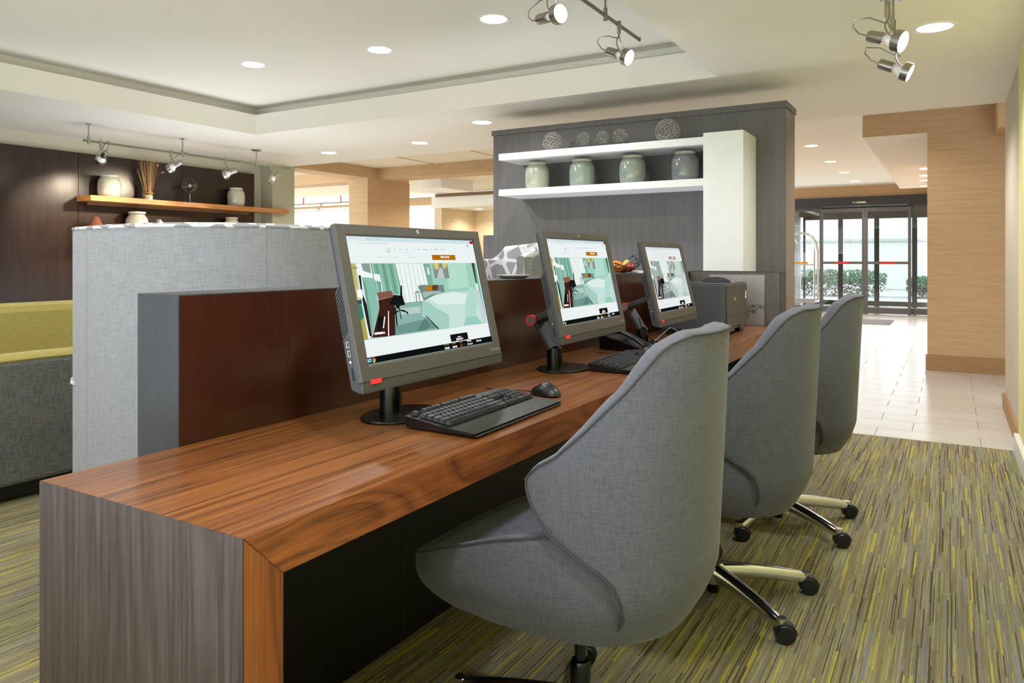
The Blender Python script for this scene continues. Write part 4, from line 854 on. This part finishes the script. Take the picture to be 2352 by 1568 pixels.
pr=thing('laser_printer','dark grey box-shaped laser printer at the far end of the desk','printer',(-1.046,4.0,.766))
MB().prism([(-.36,0),(-.02,0),(-.006,.004),(0,.02),(0,.484),(-.006,.5),(-.36,.5)],.03,.281,'z').build('body','printer_side',pr,bevel=.003)
bx('foot_rail','black_plastic',-.34,-.01,.04,.12,0,.03,pr); bx('foot_rail','black_plastic',-.34,-.01,.38,.46,0,.03,pr)
MB().prism([(.025,.02),(.2,.02),(.2,.045),(.33,.045),(.33,.02),(.485,.02),(.485,.277),(.025,.277)],0,.006,'x').build('front_cover','printer_grey',pr,bevel=.002)
bx('paper_tray','printer_grey',.006,.008,.03,.48,.05,.105,pr); bx('seam','vent_black',.006,.0085,.03,.48,.104,.106,pr)
bx('top_deck','black_plastic',-.35,-.004,.01,.49,.281,.285,pr)
m=MB()
for q in range(11): m.box(-.30,-.20,-.001,.001,.13+q*.010,.135+q*.010)
m.build('side_vent','vent_black',pr)
bx('name_plate','silver',.006,.0085,.17,.225,.19,.207,pr)
bx('label_sticker','paper_white',.006,.0085,.44,.455,.19,.235,pr)
MB().prism([(.085*math.cos(math.radians(a)),.035*math.sin(math.radians(a))) for a in range(0,181,10)],-.02,-.015,'y',Matrix.Translation((-.12,.3,.283))).build('output_stop','printer_grey',pr)
sg=thing('silver_sign','silver metal sign board leaning behind the printer, with dark lettering','sign',(-1.36,4.822,.768))
Ms=frame((0,0,0),Vector((1,0,0)),Vector((0,.035,1)).normalized(),Vector((0,-1,.035)).normalized())
MB().box(0,.349,0,.318,0,.004,Ms).build('board','sign_silver',sg)
def sgt(s,x,y,size,al='LEFT',mt='ink_black'): text('lettering',s,size,Ms@Matrix.Translation((x,y,.0042)),mt,sg,align=al)
sgt('UPON',.247,.115,.036); sgt('THE',.236,.085,.036); sgt('Y',.240,.053,.036)
# lobby things
ct=thing('luggage_cart','chrome luggage cart standing left of the entrance doors','luggage cart',(-2.80,16.4,0))
bx('deck','cart_chrome',-.45,.42,-.3,.3,.28,.34,ct,bevel=.01); bx('deck_carpet','mat_grey',-.43,.40,-.28,.28,.34,.352,ct)
for s in (-.24,.24):
    pts=[(-.40,s,.34),(-.40,s,1.35)]+[(-.40+.2*(1-math.cos(math.radians(a))),s*(1-.5*math.sin(math.radians(a))),1.35+.37*math.sin(math.radians(a))) for a in (30,60,90)]+[(.0,0+s*.5,1.73),(.20,s*.5,1.72)]+[(.40-.2*(1-math.cos(math.radians(a))),s*(1-.5*math.sin(math.radians(a))),1.35+.37*math.sin(math.radians(a))) for a in (60,30)]+[(.40,s,1.35),(.40,s,.34)]
    MB().tube(pts,.02,10).build('arch','cart_chrome',ct,smooth=True)
bx('side_rail','cart_chrome',-.4,.4,-.26,-.23,1.06,1.085,ct); bx('name_strip','amber',-.12,.28,-.275,-.262,1.09,1.13,ct)
MB().cyl((0,-.12,1.73),(0,.12,1.73),.025,10).build('top_bar','cart_chrome',ct); MB().tube([(-.02,-.02,1.71),(-.02,-.02,1.60),(-.06,-.02,1.52),(.03,-.02,1.52),(-.02,-.02,1.60)],.01,6).build('hanger_hook','white_lacquer',ct)
for x in (-.36,.34):
    for y in (-.24,.24): MB().cyl((x,y-.02,.1),(x,y+.02,.1),.1,20).cyl((x,y,.1),(x,y,.28),.015,8).build('wheel','black_plastic',ct,smooth=True)
o=bx('door_mat','mat_grey',-2.9,-.945,14.91,16.1,0,.008,None); tag(o,'flat grey door mat on the tiles in front of the entrance','door mat')
o=bx('paper_slip','paper_white',-1.10,-1.02,3.83,3.95,.766,.768,None); tag(o,'small white paper slip on the desk just right of the nearest chair top','paper')
